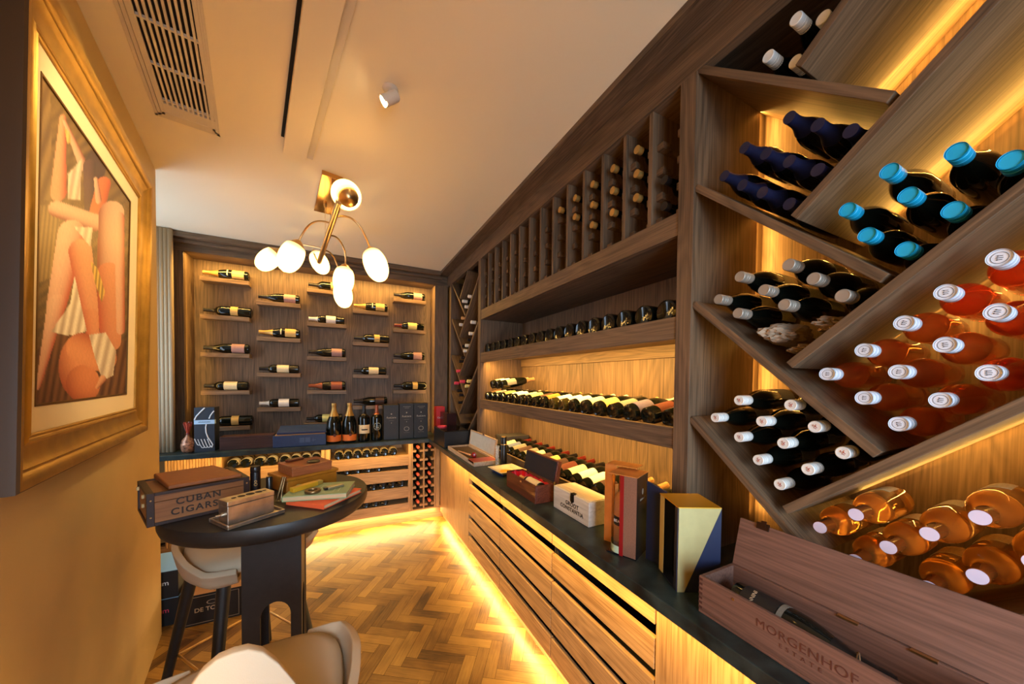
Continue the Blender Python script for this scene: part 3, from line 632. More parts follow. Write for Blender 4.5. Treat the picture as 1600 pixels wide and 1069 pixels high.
def bottle(label, base, zdir, xdir, shape='bordeaux', glass='dark', foil=None, fz=.235, lab_=None, lz=(.05, .14), la=80, group=None, screw=False, prn=0, scale=1.0, extra=()):
    o = bpy.data.objects.new('wine_bottle', body_mesh(shape, glass)); COL.objects.link(o)
    m = basis(zdir, xdir, base); o.matrix_world = m@Matrix.Scale(scale, 4) if scale != 1 else m
    tag(o, label, 'bottle', group)
    cp = link('screw_cap' if screw else 'capsule', foil_mesh(shape, fz, FO[foil], screw), o) if foil else o
    if lab_: link('label', label_mesh(shape, lz[0], lz[1], la, LB[lab_]), o)
    for nm, z0, z1, a, mm in extra: link(nm, label_mesh(shape, z0, z1, a, LB[mm]), o)
    if prn: link('cap_print', print_mesh(shape, PR[prn], prn), cp)
    return o

# bottles displayed on the niche ledges ------------------------------------------------
LX = [-1.130, -.724, -.316, .097, .503]; LZO = [2.432, 2.097, 1.757, 1.416, 1.086]; LZE = [2.265, 1.926, 1.583, 1.250]
KIND = {
 'champ': dict(shape='champagne', foil='gold', fz=.21, lab_='gold', lz=(.03, .115), la=70, extra=(('neck_label', .142, .150, 40, 'cream'),)),
 'mag': dict(shape='magnum', foil='black', fz=.26, lab_='gold', lz=(.10, .155), la=75),
 'burg': dict(shape='burgundy', foil='black', fz=.235, lab_='pink', lz=(.03, .115), la=85),
 'bcream': dict(shape='bordeaux', foil='black', fz=.232, lab_='cream', lz=(.075, .165), la=85),
 'byel': dict(shape='bordeaux', foil='red', fz=.225, lab_='yellow', lz=(.075, .165), la=85),
 'bwhite': dict(shape='bordeaux', foil='white', fz=.225, lab_='white', lz=(.075, .155), la=85),
 'rosec': dict(shape='burgundy', foil='copper', fz=.19, lab_='copper', lz=(.03, .12), la=80),
 'lime': dict(shape='bordeaux', foil='black', fz=.232, lab_='lime', lz=(.06, .17), la=85),
 'brown': dict(shape='burgundy', foil='black', fz=.22, lab_='brown', lz=(.03, .11), la=80),
}
WALL = [['champ', 'mag', 'burg', 'bcream', 'mag'], ['burg', 'champ', 'bcream', 'bwhite'], ['mag', 'bwhite', 'burg', 'rosec', 'lime'], ['champ', 'mag', 'bcream', 'brown'], ['burg', 'byel', 'burg', 'mag']]
DSC = {'champ': 'sparkling wine bottle with gold foil and gold label', 'mag': 'big dark bottle with gold label', 'burg': 'slope-shouldered bottle with dusty pink label', 'bcream': 'dark bottle with cream label', 'byel': 'red-capsuled bottle with pale yellow label',
       'bwhite': 'white-capsuled bottle with white label', 'rosec': 'copper-foiled bottle with copper label', 'lime': 'dark bottle with lime cream label', 'brown': 'slim dark bottle with brown label'}
CN = ['leftmost', 'second', 'middle', 'fourth', 'rightmost']; RN = ['top', 'second', 'third', 'fourth', 'fifth']
ledge_me = MB().box((0, 0, -.038), (.352, .112, 0)).mesh('display_ledge', wood('ledge_oak', (.085, .052, .028, 1), (.25, .155, .085, 1), 'x', .45))
for c, colk in enumerate(WALL):
    for r, kd in enumerate(colk):
        z = (LZO if c % 2 == 0 else LZE)[r]; x0 = LX[c]+(-.03 if (c, r) == (2, 4) else 0)
        o = link('display_ledge', ledge_me, None, .0015); o.location = (x0, YB-.1125, z)
        tag(o, f'{RN[r]} wooden ledge down the {CN[c]} column of the bottle niche', 'shelf', 'display ledges in the niche')
        kw = dict(KIND[kd]); R = PROF[kw['shape']][0]*((1.12 if kd in ('burg', 'rosec', 'brown') else 1.05 if kd == 'champ' else 1.08) if kd != 'mag' else 1.0); Hh = PROF[kw['shape']][2][-1][1]
        xb = x0+.345 if kd != 'mag' else x0+.365
        if kd in ('bcream', 'bwhite', 'byel'): xb = x0+.335
        bottle(f'{DSC[kd]} on {RN[r]} ledge, {CN[c]} niche column', (xb, YB-.062, z+R+.0012), (-1, 0, 0), (0, -.93, .37), group='bottles lying on the niche ledges', scale=(1.12 if kd in ('burg', 'rosec', 'brown') else 1.05 if kd == 'champ' else 1.08) if kd != 'mag' else 1.0, **kw)

# upper dark shelf: 18 bottles, bases to the front
for i, y in enumerate([2.70, 2.585, 2.475, 2.37, 2.255, 2.15, 2.045, 1.94, 1.836, 1.735, 1.632, 1.53, 1.428, 1.328, 1.228, 1.128, 1.02, .91]):
    bottle(f'black bottle on the unlit upper shelf, {ORD[i+1]} from the far end', (XS+.024, y, 1.756+.0478), (1, 0, 0), (0, 0, 1), 'magnum', 'dark', 'black', .26, group='black bottles on the upper shelf', scale=1.02)
# lower lit shelf
B_ = [('tan', 'bordeaux', 'black'), ('white', 'bordeaux', 'black'), ('grey', 'bordeaux', 'white'), ('gold', 'burgundy', 'black'), ('white', 'bordeaux', 'white'), ('white', 'burgundy', 'gold'), ('cream', 'bordeaux', 'black'), ('yellow', 'burgundy', 'gold'), ('brown', 'bordeaux', 'black'), ('orange', 'burgundy', 'gold'),
      ('white', 'bordeaux', 'cork'), ('white', 'bordeaux', 'cork'), ('white', 'burgundy', 'white'), ('cream', 'burgundy', 'white'), ('gold', 'burgundy', 'black'), ('grey', 'bordeaux', 'cork'), ('purple', 'burgundy', 'white'), ('redb', 'bordeaux', 'black'), ('white', 'bordeaux', 'gold')]
for i, (l, s, f) in enumerate(B_):
    y = 2.70-.1008*i; R = PROF[s][0]
    bottle(f'bottle with {LB[l].name[6:].replace("_", " ")} label lying on the lit shelf, {ORD[i+1]} from the far end', (XS+.026, y, 1.360+R*.985), (cos(.17), 0, sin(.17)), (-.17, -.55, 1), s, 'olive' if i in (10, 11) else 'dark', f, .235, l, (.045, .14) if s == 'bordeaux' else (.03, .12), 80, 'bottles on the lit shelf')
for i, (y, l, f) in enumerate([(2.65, 'cream', 'white'), (2.55, 'white', 'white'), (2.45, 'grey', 'cork')]):
    bottle(f'bottle laid on top of the lit shelf row, {ORD[i+1]} from far post', (XS+.05, y, 1.358+.037*2+.066*.5+.035), (cos(.17), 0, sin(.17)), (-.17, -.5, 1), 'slim', 'dark', f, .22, l, (.04, .12), 80, 'upper layer of the lit shelf')
# bottles in the trough on the worktop
T_ = [('cream', 'red'), ('blue', 'black'), ('grey', 'red'), ('brown', 'black'), ('grey', 'red'), ('cream', 'black'), ('brown', 'red'), ('gold', 'black'), ('brown', 'red'), ('redb', 'red'), ('cream', 'black'), ('white', 'black'), ('white', 'cyan'), ('brown', 'black'), ('brown', 'cork'), ('tan', 'cork'), ('grey', 'black')]
for i, (l, f) in enumerate(T_):
    y = 2.505-.0905*i; R = .0375; ang = radians(9)
    base = Vector((1.130, y, .9365+R*1.0+.012)); d = Vector((cos(ang), 0, sin(ang)))
    bottle(f'{f}-capsuled {LB[l].name[6:].replace("_", " ")}-labelled bottle in the worktop trough, {ORD[i+1]} from far end', base, d, (-.4, -.6, 1), 'bordeaux', 'dark', {'cyan': 'cyan'}.get(f, f), .235, l, (.04, .15), 85, 'bottles in the worktop trough')

# cubby rack necks: gold caps
CUB = [(1.595, 2.476), (1.438, 2.472), (1.437, 2.377), (1.306, 2.473), (1.31, 2.386), (1.296, 2.281), (1.188, 2.49), (1.173, 2.382), (1.162, 2.287), (1.04, 2.483), (1.028, 2.381), (1.037, 2.294), (.887, 2.285), (.884, 2.193)]
cc = {}
for y, z in CUB:
    k = int((y-YL)/PC); r = round((z-2.194)/.0965); cc.setdefault(k, []).append((r, y, z))
for k, lst in cc.items():
    for n_, (r, y, z) in enumerate(sorted(lst, reverse=True)):
        yy = YL+PC*(k+.5); zz = 2.147+.0965*r+.026+.0212; dark = k == 0
        bottle(f'{"dark" if dark else "gold"}-capped bottle in {ORD[k+1]} cubby column from the near post, {ORD[n_+1]} one down', (1.075+.2995, yy, zz), (-1, 0, 0), (0, 0, 1), 'bordeaux', 'dark', 'black' if dark else 'gold', .272, group='bottles in the cubby rack', scale=1.0)

# lattice rack bottles ------------------------------------------------------------------
def rows(pts, tol=.03):
    pts = sorted(pts, key=lambda p: -p[1]); out = []
    for p in pts:
        if out and abs(out[-1][0][1]-p[1]) < tol: out[-1].append(p)
        else: out.append([p])
    return [sorted(r, key=lambda p: -p[0]) for r in out]
def stack(name, pts, cap, fz, shape, glass, group, xcap, tol=.03, prn=0, screw=True, lab_=None, lz=(.04, .12), scale=1.0, alt=None):
    for r, row in enumerate(rows(pts, tol)):
        for c, (y, z) in enumerate(row):
            g = alt(y, z) if alt else glass
            H_ = PROF[shape][2][-1][1]*scale
            k_ = xcap/1.06; y, z = y*k_, 1.535+(z-1.535)*k_
            w_ = (f'{ORD[c+1]} from left in ' if len(row) > 1 else 'alone in ')+(f'{ORD[r+1]} row' if r else 'top row')
            bottle(f'{name}, {w_}', (xcap+H_, y, z), (-1, 0, 0), (0, random.uniform(-.4, .4), 1), shape, g, cap, fz, lab_, lz, 95, group, screw, prn, scale)
stack('white-capped bottle in the topmost lattice cell', [(.492, 2.488), (.435, 2.438), (.556, 2.445), (.491, 2.378)], 'ivory', .235, 'slim', 'dark', 'white-capped bottles in the top cell', 1.115, screw=True)
stack('navy-capped dark bottle in the blue stack', [(0.501, 2.241), (0.439, 2.181), (0.376, 2.126), (0.613, 2.229), (0.555, 2.178), (0.498, 2.125), (0.436, 2.069), (0.671, 2.178), (0.616, 2.122), (0.561, 2.074), (0.495, 2.012)], 'navy', .215, 'slim', 'navy', 'navy-capped bottles', 1.09, screw=False, lab_='blue')
stack('cyan-capped dark bottle in the right-hand cell', [(.309, 1.997), (.219, 1.986), (.158, 1.935), (.376, 1.944), (.28, 1.932), (.22, 1.875), (.341, 1.873), (.281, 1.82)], 'cyan', .255, 'slim', 'dark', 'cyan-capped bottles', 1.09, lab_='white')
stack('grey-capped dark bottle above the crumpled paper', [(.492, 1.851), (.616, 1.853), (.55, 1.798), (.437, 1.8), (.679, 1.799), (.499, 1.747), (.619, 1.745), (.38, 1.745)], 'grey', .237, 'slim', 'dark', 'grey-capped bottles', 1.09, lab_='white', screw=True)
stack('pale-capped rose bottle', [(.165, 1.766), (.225, 1.718), (.165, 1.669), (.279, 1.666), (.339, 1.613), (.223, 1.615), (.403, 1.56), (.284, 1.563), (.171, 1.559), (.336, 1.505), (.226, 1.506), (.281, 1.452)], 'pale', .255, 'slim', 'rose', 'rose wine bottles', 1.09, prn=1, alt=lambda y, z: 'rose_red' if (y < .2 or z > 1.7) else 'rose')
stack('white-capped dark bottle with red cap mark', [(.609, 1.484), (.478, 1.479), (.68, 1.425), (.546, 1.428), (.425, 1.428), (.606, 1.374), (.492, 1.375), (.37, 1.373), (.552, 1.317), (.436, 1.318), (.497, 1.262)], 'ivory', .242, 'slim', 'dark', 'red-marked white-capped bottles', 1.09, scale=.96, prn=2, lab_='blue')
AMB = [(.404, 1.183), (.34, 1.238), (.287, 1.186), (.231, 1.238), (.172, 1.293), (.338, 1.133), (.172, 1.183), (.229, 1.130), (.115, 1.237)]
for r, row in enumerate(rows(AMB, .04)):
    for c, (y, z) in enumerate(row):
        y, z = y*1.1/1.05, 1.535+(z-1.535)*1.1/1.05
        o = bottle(f'mauve-capped amber bottle, {ORD[c+1]} from left in {ORD[r+1]} row of the amber heap', (1.1+.2685*.88, y, z), (-1, 0, 0), (0, .5, .8), 'squat', 'amber', 'amber', .216, 'cream', (.02, .09), 50, 'amber wine bottles', False, 3, .88)
        link('cap_disc', _mesh.setdefault('disc', MB().lathe([(0, .2690), (.0158, .2690), (.0158, .2702), (0, .2702)], 22).mesh('cap_disc', FO['mauve'])), o)
LEFT = [(3.064, 2.321, 'white'), (3.231, 2.31, 'white'), (3.155, 2.241, 'white'), (3.259, 2.149, 'cork'), (3.322, 2.094, 'white'), (2.982, 2.068, 'white'), (3.03, 1.97, 'white'), (3.078, 1.916, 'black'), (3.132, 1.868, 'white'), (3.24, 1.87, 'black'), (3.187, 1.821, 'white'), (3.325, 1.724, 'black'), (3.26, 1.756, 'black'), (3.404, 1.628, 'pink'), (3.475, 1.502, 'pink'), (3.287, 1.52, 'pink'), (3.075, 1.525, 'yellow'), (3.129, 1.478, 'yellow'), (3.395, 1.427, 'black'), (3.315, 1.385, 'black'), (3.345, 1.307, 'black')]
lc = {}
for y, z, f in sorted(LEFT, key=lambda p: -p[1]):
    lc[f] = lc.get(f, 0)+1
    bottle(f'{f}-capped bottle in the far diamond rack, {ORD[lc[f]]} {f} one from the top'.replace('cork', 'tan'), (1.055+.2995, y, z), (-1, 0, 0), (0, 0, 1), 'slim', 'dark', f, .232, group='bottles in the far diamond rack', screw=f != 'black')
# crumpled paper wrapping round three bottles
def crumple(seed, sx, sy, sz):
    bm = bmesh.new(); bmesh.ops.create_icosphere(bm, subdivisions=4, radius=1); b = MB()
    for v in bm.verts:
        p = v.co.copy(); n1 = noise.noise(p*1.6+Vector((seed*3.1, 0, 0))); cell = noise.cell(p*3.2+Vector((seed, 0, 0))); rd = abs(noise.noise(p*3.5+Vector((0, seed*2.3, 0))))
        s_ = 1+.25*n1-.30*rd+.08*cell
        v.co = Vector((p.x*sx*s_, p.y*sy*s_, p.z*sz*s_))
    me = bpy.data.meshes.new('crumpled_paper'); bm.to_mesh(me); bm.free(); return me
PAPER = mat('grey_brown_paper', S(150, 128, 104), .8, noise_amt=.12, noise_scale=20)
for k, (y, z, s_, w_) in enumerate([(.560, 1.682, (.13, .046, .034), 'left, wide and folded'), (.438, 1.694, (.13, .036, .023), 'right, smooth and flat'), (.497, 1.632, (.11, .030, .017), 'lowest, in the corner of the cell')]):
    me = crumple(k+2, *s_); me.materials.append(PAPER); o = link('crumpled_paper', me); o.location = (1.215, y, z); tag(o, f'crumpled brown paper under the grey-capped bottles, the {w_}', 'paper', 'paper wraps in the lattice cell')

# back cabinets: bottles
for i, x in enumerate([-.032, .052, .136, .220, .304, .390, .478]):
    bottle(f'bottle with pale base label in the top slatted drawer beside the rack, {ORD[i+1]} from left', (x, 3.735, .7365+.0405), (0, 1, .0), (0, -.2, 1), 'burgundy', 'dark', 'black', .24, 'cream', (.012, .10), 110, 'bottles in the right slatted cabinet')
for i, x in enumerate([-.86, -.77, -.67, -.58, -.48, -.395, -.310, -.226]):
    bottle(f'pale-labelled bottle in the top drawer behind the round table, {ORD[i+1]} from left', (x, 3.735, .7365+.0405), (0, 1, 0), (0, -.2, 1), 'burgundy', 'dark', 'black', .24, 'white', (.012, .10), 110, 'bottles in the left slatted cabinet')
for r, z, xs in (('second', .5805, (-.05, .045, .14, .235, .33)), ('third', .3915, (.19, .283, .372, .462, .553)), ('lowest', .2195, (.13, .215, .302, .392))):
    for i, x in enumerate(xs):
        bottle(f'dark bottle in the {r} slatted drawer near the back corner, {ORD[i+1]} from left', (x, 3.735, z+.0405), (0, 1, 0), (0, 0, 1), 'burgundy', 'dark', 'black', .24, group='dark bottles in the lower slatted drawers')
for c, x in enumerate((.728, .8505)):
    for r in range(7):
        if (c, r) == (1, 5): continue
        bottle(f'coral-capped bottle in the {"left" if c == 0 else "right"} column of the corner rack, {ORD[7-r]} from top', (x, 3.700+.2995, .165+.0985*r+.022+.0314), (0, -1, 0), (0, 0, 1), 'slim', 'dark', 'coral', .245, group='coral-capped bottles in the corner rack')

# ------------------------------------------------------------------ things on the back worktop
ZT = CT+.0006
def glyphs(m): return m
GREYINK = mat('silver_print', S(150, 140, 125), .5); WHITEINK = mat('white_print', S(225, 228, 232), .5); DARKINK = mat('burnt_print', S(38, 24, 14), .7)
def front(x, y, z): return basis((0, -1, 0), (1, 0, 0), (x, y, z))       # text plane facing the room from the back wall
# cellophane gift bag
t = thing('gift_bag', 'small clear gift bag of wrapped sweets tied with red ribbon beside the curtain', 'gift bag', (-1.130, 3.66, ZT))
m_ = mat('wrapped_sweets', S(150, 105, 80), .25, .3, noise_amt=.75, noise_scale=55, bump=.8, bump_scale=60)
MB().lathe([(0, 0), (.03, .0), (.040, .012), (.046, .045), (.045, .075), (.036, .105), (.018, .128), (.011, .145), (0, .145)], 20).obj('bag', m_, t, smooth=60)
MB().lathe([(0, .144), (.012, .145), (.014, .152), (.011, .160), (0, .161)], 14).obj('ribbon', FO['red'], t, smooth=60)
b = MB()
for k in range(9):
    a = 2*pi*k/9; b.add([(.008*cos(a), .008*sin(a), .158), (.008*cos(a+.7), .008*sin(a+.7), .158), (.030*cos(a+.6), .030*sin(a+.6), .235), (.026*cos(a+.1), .026*sin(a+.1), .25)], [(0, 1, 2, 3)])
o = b.obj('ruffle', mat('red_cellophane', S(150, 60, 45), .2, noise_amt=.4), t); sm = o.modifiers.new('solid', 'SOLIDIFY'); sm.thickness = .0015
# black gift box with a drawn white hand
t = thing('gift_box', 'tall black box printed with a white outlined hand and pale blue band', 'box', (-1.085, 3.640, ZT))
NB = mat('blue_black_card', S(34, 40, 52), .5)
MB().box((0, 0, 0), (.130, .125, .365)).obj('carton', NB, t, .001)
MB().box((-.0008, -.0008, .228), (.1308, .03, .262)).obj('band', mat('pale_blue_band', S(165, 195, 222), .5), t)
b = MB()
def stroke(pts, r=.003): b.tube([(x, -.0004, z) for x, z in pts], r, 6)
stroke([(.068, .362), (.045, .335), (.015, .295), (.003, .265)], .005)
stroke([(.128, .335), (.118, .322), (.105, .300), (.095, .272)], .0045); stroke([(.077, .226), (.073, .200), (.075, .160), (.086, .118), (.108, .075), (.118, .052), (.112, .040), (.100, .043)], .0045)
for k in range(4): stroke([(.022+.020*k, .105), (.036+.020*k, .058), (.048+.019*k, .034), (.058+.018*k, .032), (.062+.018*k, .040)], .0028)
stroke([(.002, .110), (.010, .085), (.020, .060), (.032, .055)], .003)
b.obj('hand_print', WHITEINK, t)
b = MB()
for k in range(14): b.box((.026+.0055*k, -.0012, .242), (.026+.0055*k+.0035+.001*(k % 2), -.0009, .247+.001*(k % 3)))
b.obj('band_print', NB, t)
# dark wooden box
t = thing('wine_box', 'long low dark maroon wooden box left of the blue box', 'box', (-.925, 3.645, ZT))
MB().box((0, 0, 0), (.372, .12, .098)).obj('case', wood('maroon_box', (.035, .014, .011, 1), (.07, .028, .022, 1), 'x', .4), t, .0015); MB().box((-.001, -.001, .0985), (.373, .121, .112)).obj('lid', wood('maroon_box', (.035, .014, .011, 1), (.07, .028, .022, 1), 'x', .4), t, .0015)
# blue box with raised lid
t = thing('presentation_box', 'dark blue presentation box with its lid slightly raised, left of the orange-labelled bottles', 'box', (-.548, 3.600, ZT))
BLU = mat('navy_leatherette', S(34, 54, 92), .45, noise_amt=.15, noise_scale=40)
MB().box((0, 0, 0), (.41, .20, .102)).obj('case', BLU, t, .003)
MB().box((.016, .012, .1025), (.40, .19, .110)).obj('lining', mat('tan_lining', S(190, 140, 85), .7), t)
MB().hexa([(.03, .004, .112), (.41, .004, .112), (.41, .20, .150), (.03, .20, .150), (.03, .0, .132), (.41, .0, .132), (.41, .20, .170), (.03, .20, .170)]).obj('lid', BLU, t, .002)
b = MB()
for x0, x1 in ((.20, .238), (.245, .283)): 
    for z in (.035, .046, .057, .068): b.box((x0, -.0008, z), (x1, -.0002, z+.007))
b.box((.30, -.0008, .050), (.33, -.0002, .054)); b.box((.304, -.0008, .038), (.308, -.0002, .070)); b.obj('stamped_print', mat('blue_print', S(75, 95, 130), .5), t)
# standing bottles
GOLDI = mat('gold_print', S(205, 160, 90), .4, .5)
for x, side in ((-.073, 'left'), (.061, 'right')):
    o = bottle(f'{side} one of two big sparkling wine bottles with orange labels on the back worktop', (x, 3.675, ZT), (0, 0, 1), (.1, -1, 0), 'champagne_wide', 'dark', 'gold', .215, 'orange', (.016, .066), 88, 'orange-labelled sparkling bottles', scale=1.19)
    link('emblem', _mesh.setdefault('emb', MB().lathe([(0, 0), (.011, 0), (.011, .0012), (0, .0012)], 18).mesh('emblem', LB['redb'])), o, 0, basis((1, 0, 0), (0, 0, 1), (.0534, 0, .066)))
o = bottle('tall dark bottle with cream label standing beside the orange-labelled pair', (.190, 3.675, ZT), (0, 0, 1), (.08, -1, 0), 'magnum_wide', 'dark', 'black', .262, 'cream', (.080, .165), 62)
b = MB(); b.add([(.0554*cos(a), .0554*sin(a), z) for z in (.112, .124) for a in np.linspace(-.55, .55, 9)], [(i, i+1, i+10, i+9) for i in range(8)]); b.obj('label_print', DARKINK, o)
o = bottle('tall dark bottle with round pale ring emblem, left of the black boxes', (.308, 3.675, ZT), (0, 0, 1), (.05, -1, 0), 'magnum_wide', 'dark', 'copper', .262, None)
b = MB(); R = .0553
def ringmesh(r0, r1): 
    vs = []; n = 32
    for r in (r0, r1):
        for k in range(n):
            u, v = r*cos(2*pi*k/n), r*sin(2*pi*k/n); a = u/R; vs.append((R*cos(a), R*sin(a), .145+v))
    return vs, [(k, (k+1) % n, n+(k+1) % n, n+k) for k in range(n)]
b.add(*ringmesh(.031, .036)); b.add([(R*cos(a), R*sin(a), z) for z in (.146, .150) for a in np.linspace(-.66, .66, 9)], [(i, i+1, i+10, i+9) for i in range(8)]); b.add([(R*cos(a), R*sin(a), z) for z in (.126, .138) for a in np.linspace(-.3, .3, 5)], [(i, i+1, i+6, i+5) for i in range(4)])
b.obj('ring_emblem', mat('ring_print', S(150, 150, 130), .5), o)
# three black bottle boxes
BB = mat('black_card', S(38, 34, 30), .5, noise_amt=.1)
for k, (x, w_, h, lab_) in enumerate(((.374, .146, .352, 'leftmost and shortest black bottle box on the back worktop, without a ring'), (.526, .143, .366, 'middle black bottle box with ring emblem on the back worktop'), (.671, .148, .366, 'rightmost black bottle box with ring emblem, by the niche edge'))):
    t = thing('bottle_box', lab_, 'box', (x, 3.655, ZT), 0, 'black bottle boxes')
    MB().box((0, 0, 0), (w_-.0015, .13, h)).obj('carton', BB, t, .0015)
    b = MB(); c = w_/2
    b.prism([(c+.007*cos(a), h*.74+.009*sin(a)) for a in np.linspace(0, 2*pi, 7)[:-1]], .0006, lambda u, v, w__: (u, -.0008+w__, v)); b.prism([(c+.005*cos(a), h*.48+.006*sin(a)) for a in np.linspace(0, 2*pi, 5)[:-1]], .0006, lambda u, v, w__: (u, -.0008+w__, v))
    b.box((c-.025, -.0008, h*.545), (c+.025, -.0002, h*.548))
    if k:
        n = 28; b.add([(c+r*cos(2*pi*i/n), -.0006, h*.28+r*.85*sin(2*pi*i/n)) for r in (.021, .027) for i in range(n)], [(i, (i+1) % n, n+(i+1) % n, n+i) for i in range(n)])
        b.box((c-.035, -.0008, h*.905), (c+.04, -.0002, h*.912)); b.box((c-.03, -.0008, h*.17), (c+.03, -.0002, h*.174)); b.box((c-.02, -.0008, h*.865), (c+.024, -.0002, h*.871))
    b.obj('emblem', GREYINK, t); text('lettering', 'RusLiere', .026, GREYINK, t, front(c, -.0008, h*.635), bold=.0006)
# red box, black case, plum box in the corner
t = thing('red_box', 'small upright bright red box on the corner of the worktop', 'box', (.918, 3.70, ZT)); RD = mat('red_card', S(200, 42, 44), .5)
MB().box((0, 0, 0), (.095, .10, .318)).obj('carton', RD, t, .001); text('lettering', 'Cuvée', .026, WHITEINK, t, front(.047, -.0006, .20), bold=.0003)
t = thing('black_case', 'black bottle case lying before the red box, with red disc on top', 'case', (.815, 2.985, ZT))
MB().box((0, 0, 0), (.235, .39, .150)).obj('case', mat('black_leatherette', S(24, 22, 21), .35), t, .004)
MB().box((.006, .006, .1505), (.229, .384, .156)).obj('lid', mat('black_gloss', S(15, 14, 14), .12), t, .002)
MB().lathe([(0, .1562), (.045, .1562), (.045, .166), (.030, .166), (.028, .163), (0, .163)], 24, Matrix.Translation((.06, .30, 0))).obj('seal', FO['pink'], t, smooth=40)
MB().box((.229, .02, .11), (.2365, .06, .118)).obj('clasp', STEEL, t)
t = thing('plum_box', 'glossy plum-brown carton standing in front of the far diamond rack', 'box', (.96, 3.42, ZT))
MB().box((0, 0, 0), (.10, .27, .265)).obj('carton', mat('plum_gloss', S(48, 24, 26), .22, noise_amt=.2), t, .002); MB().box((-.001, .02, .2652), (.101, .25, .268)).obj('flap', mat('plum_gloss', S(48, 24, 26), .22), t)

# ------------------------------------------------------------------ things on the right worktop
def side(y, z, x): return basis((-1, 0, 0), (0, -1, 0), (x, y, z))      # text plane facing the aisle
# open tool case
t = thing('tool_case', 'open pale wooden case with brown lining and white satin lid', 'case', (.835, 2.27, ZT))
LW = wood('case_wood', (.40, .27, .17, 1), (.62, .46, .32, 1), 'y', .5)
b = MB(); b.box((0, 0, 0), (.195, .675, .006)); b.box((0, 0, .006), (.010, .675, .030)); b.box((.185, 0, .006), (.195, .675, .030)); b.box((.01, 0, .006), (.185, .010, .030)); b.box((.01, .665, .006), (.185, .675, .030)); b.obj('tray', LW, t, .001)
MB().box((.0105, .0105, .006), (.1845, .6645, .016)).obj('lining', mat('brown_velvet', S(70, 52, 34), .95), t)
MB().box((.0, .0105, .0165), (.184, .13, .031)).obj('insert', mat('red_brown_lacquer', S(150, 62, 36), .3), t, .001)
mm = Matrix.Translation((.197, 0, .030))@Matrix.Rotation(radians(7), 4, 'Y')
b = MB(); b.box((0, .10, 0), (.014, .675, .010)); b.box((0, .10, .125), (.014, .675, .135)); b.box((0, .10, .01), (.014, .11, .125)); b.box((0, .665, .01), (.014, .675, .125)); b.box((.010, .11, .01), (.014, .665, .125)); b.obj('lid', LW, t, .001, matrix=mm)
MB().box((.004, .1105, .0105), (.0098, .6645, .1245)).obj('satin', mat('white_satin', S(190, 196, 200), .35, noise_amt=.08, noise_scale=30), t, matrix=mm)
MB().box((-.003, .34, .128), (.0, .375, .142)).obj('clasp', STEEL, t, matrix=mm)
t = thing('corkscrew', 'bottle opener with red handle lying in the open wooden case', 'corkscrew', (.90, 2.505, ZT+.0175), .2)
MB().tube([(0, .0, .010), (.0, .10, .010), (.005, .22, .008)], [.010, .008, .005], 12).obj('blade', mat('tan_bone', S(190, 140, 100), .4), t, smooth=40)
MB().lathe([(0, -.03), (.016, -.026), (.021, 0), (.016, .03), (.009, .036), (0, .037)], 16, basis((.5, 1, 0), (0, 0, 1), (-.005, -.045, .0225))).obj('handle', mat('red_lacquer', S(150, 22, 20), .25), t, smooth=50)
# cut glass and black bottle
t = thing('glass_flute', 'slim cut crystal flute standing beside the open case', 'glass', (.985, 2.205, ZT))
pr = [(0, 0), (.017, 0), (.017, .006)]
for k in range(9): pr += [(.010+.002*(k % 2), .012+.014*k), (.014, .019+.014*k)]
pr += [(.016, .15), (.0145, .15), (.012, .06), (0, .058)]
MB().lathe(pr, 12).obj('crystal', mat('crystal_glass', (.9, .92, .92), .06, trans=.75, ior=1.5), t)
t = thing('wine_tool', 'upright black cylinder with gold top beside the cut crystal flute', 'bottle', (1.045, 2.225, ZT))
MB().lathe([(0, 0), (.023, 0), (.0235, .004), (.0235, .148), (.021, .152), (0, .152)], 24).obj('barrel', mat('black_satin', S(22, 20, 19), .3), t, smooth=40)
MB().lathe([(.0195, .1525), (.0225, .153), (.0225, .202), (.020, .207), (0, .207)], 24).obj('cap', mat('black_satin', S(22, 20, 19), .3), t, smooth=40)
MB().lathe([(.0226, .150), (.0238, .151), (.0238, .156), (.0226, .157)], 24).obj('collar', BRASS, t); MB().lathe([(0, .2072), (.018, .2072), (.016, .210), (0, .210)], 20).obj('top_disc', BRASS, t)
# ashtray
t = thing('ashtray', 'square cream ashtray with yellow centre and blue base beside the mahogany box', 'ashtray', (.985, 2.045, ZT), radians(4))
POR = mat('cream_porcelain', S(225, 212, 180), .15, coat=.4)
MB().lathe([(0, 0), (.100, 0), (.108, .010), (0, .010)], 4, Matrix.Rotation(pi/4, 4, 'Z')).obj('base', mat('blue_glaze', S(62, 78, 140), .2), t)
MB().lathe([(.0, .0102), (.108, .0102), (.136, .026), (.136, .029), (.118, .029), (.085, .015), (0, .015)], 4, Matrix.Rotation(pi/4, 4, 'Z')).obj('rim', POR, t, .002)
MB().lathe([(0, .0152), (.045, .0152), (.040, .0165), (0, .0165)], 24, Matrix.Translation((-.015, -.02, 0))).obj('gilt_centre', mat('yellow_glaze', S(220, 165, 50), .25), t)
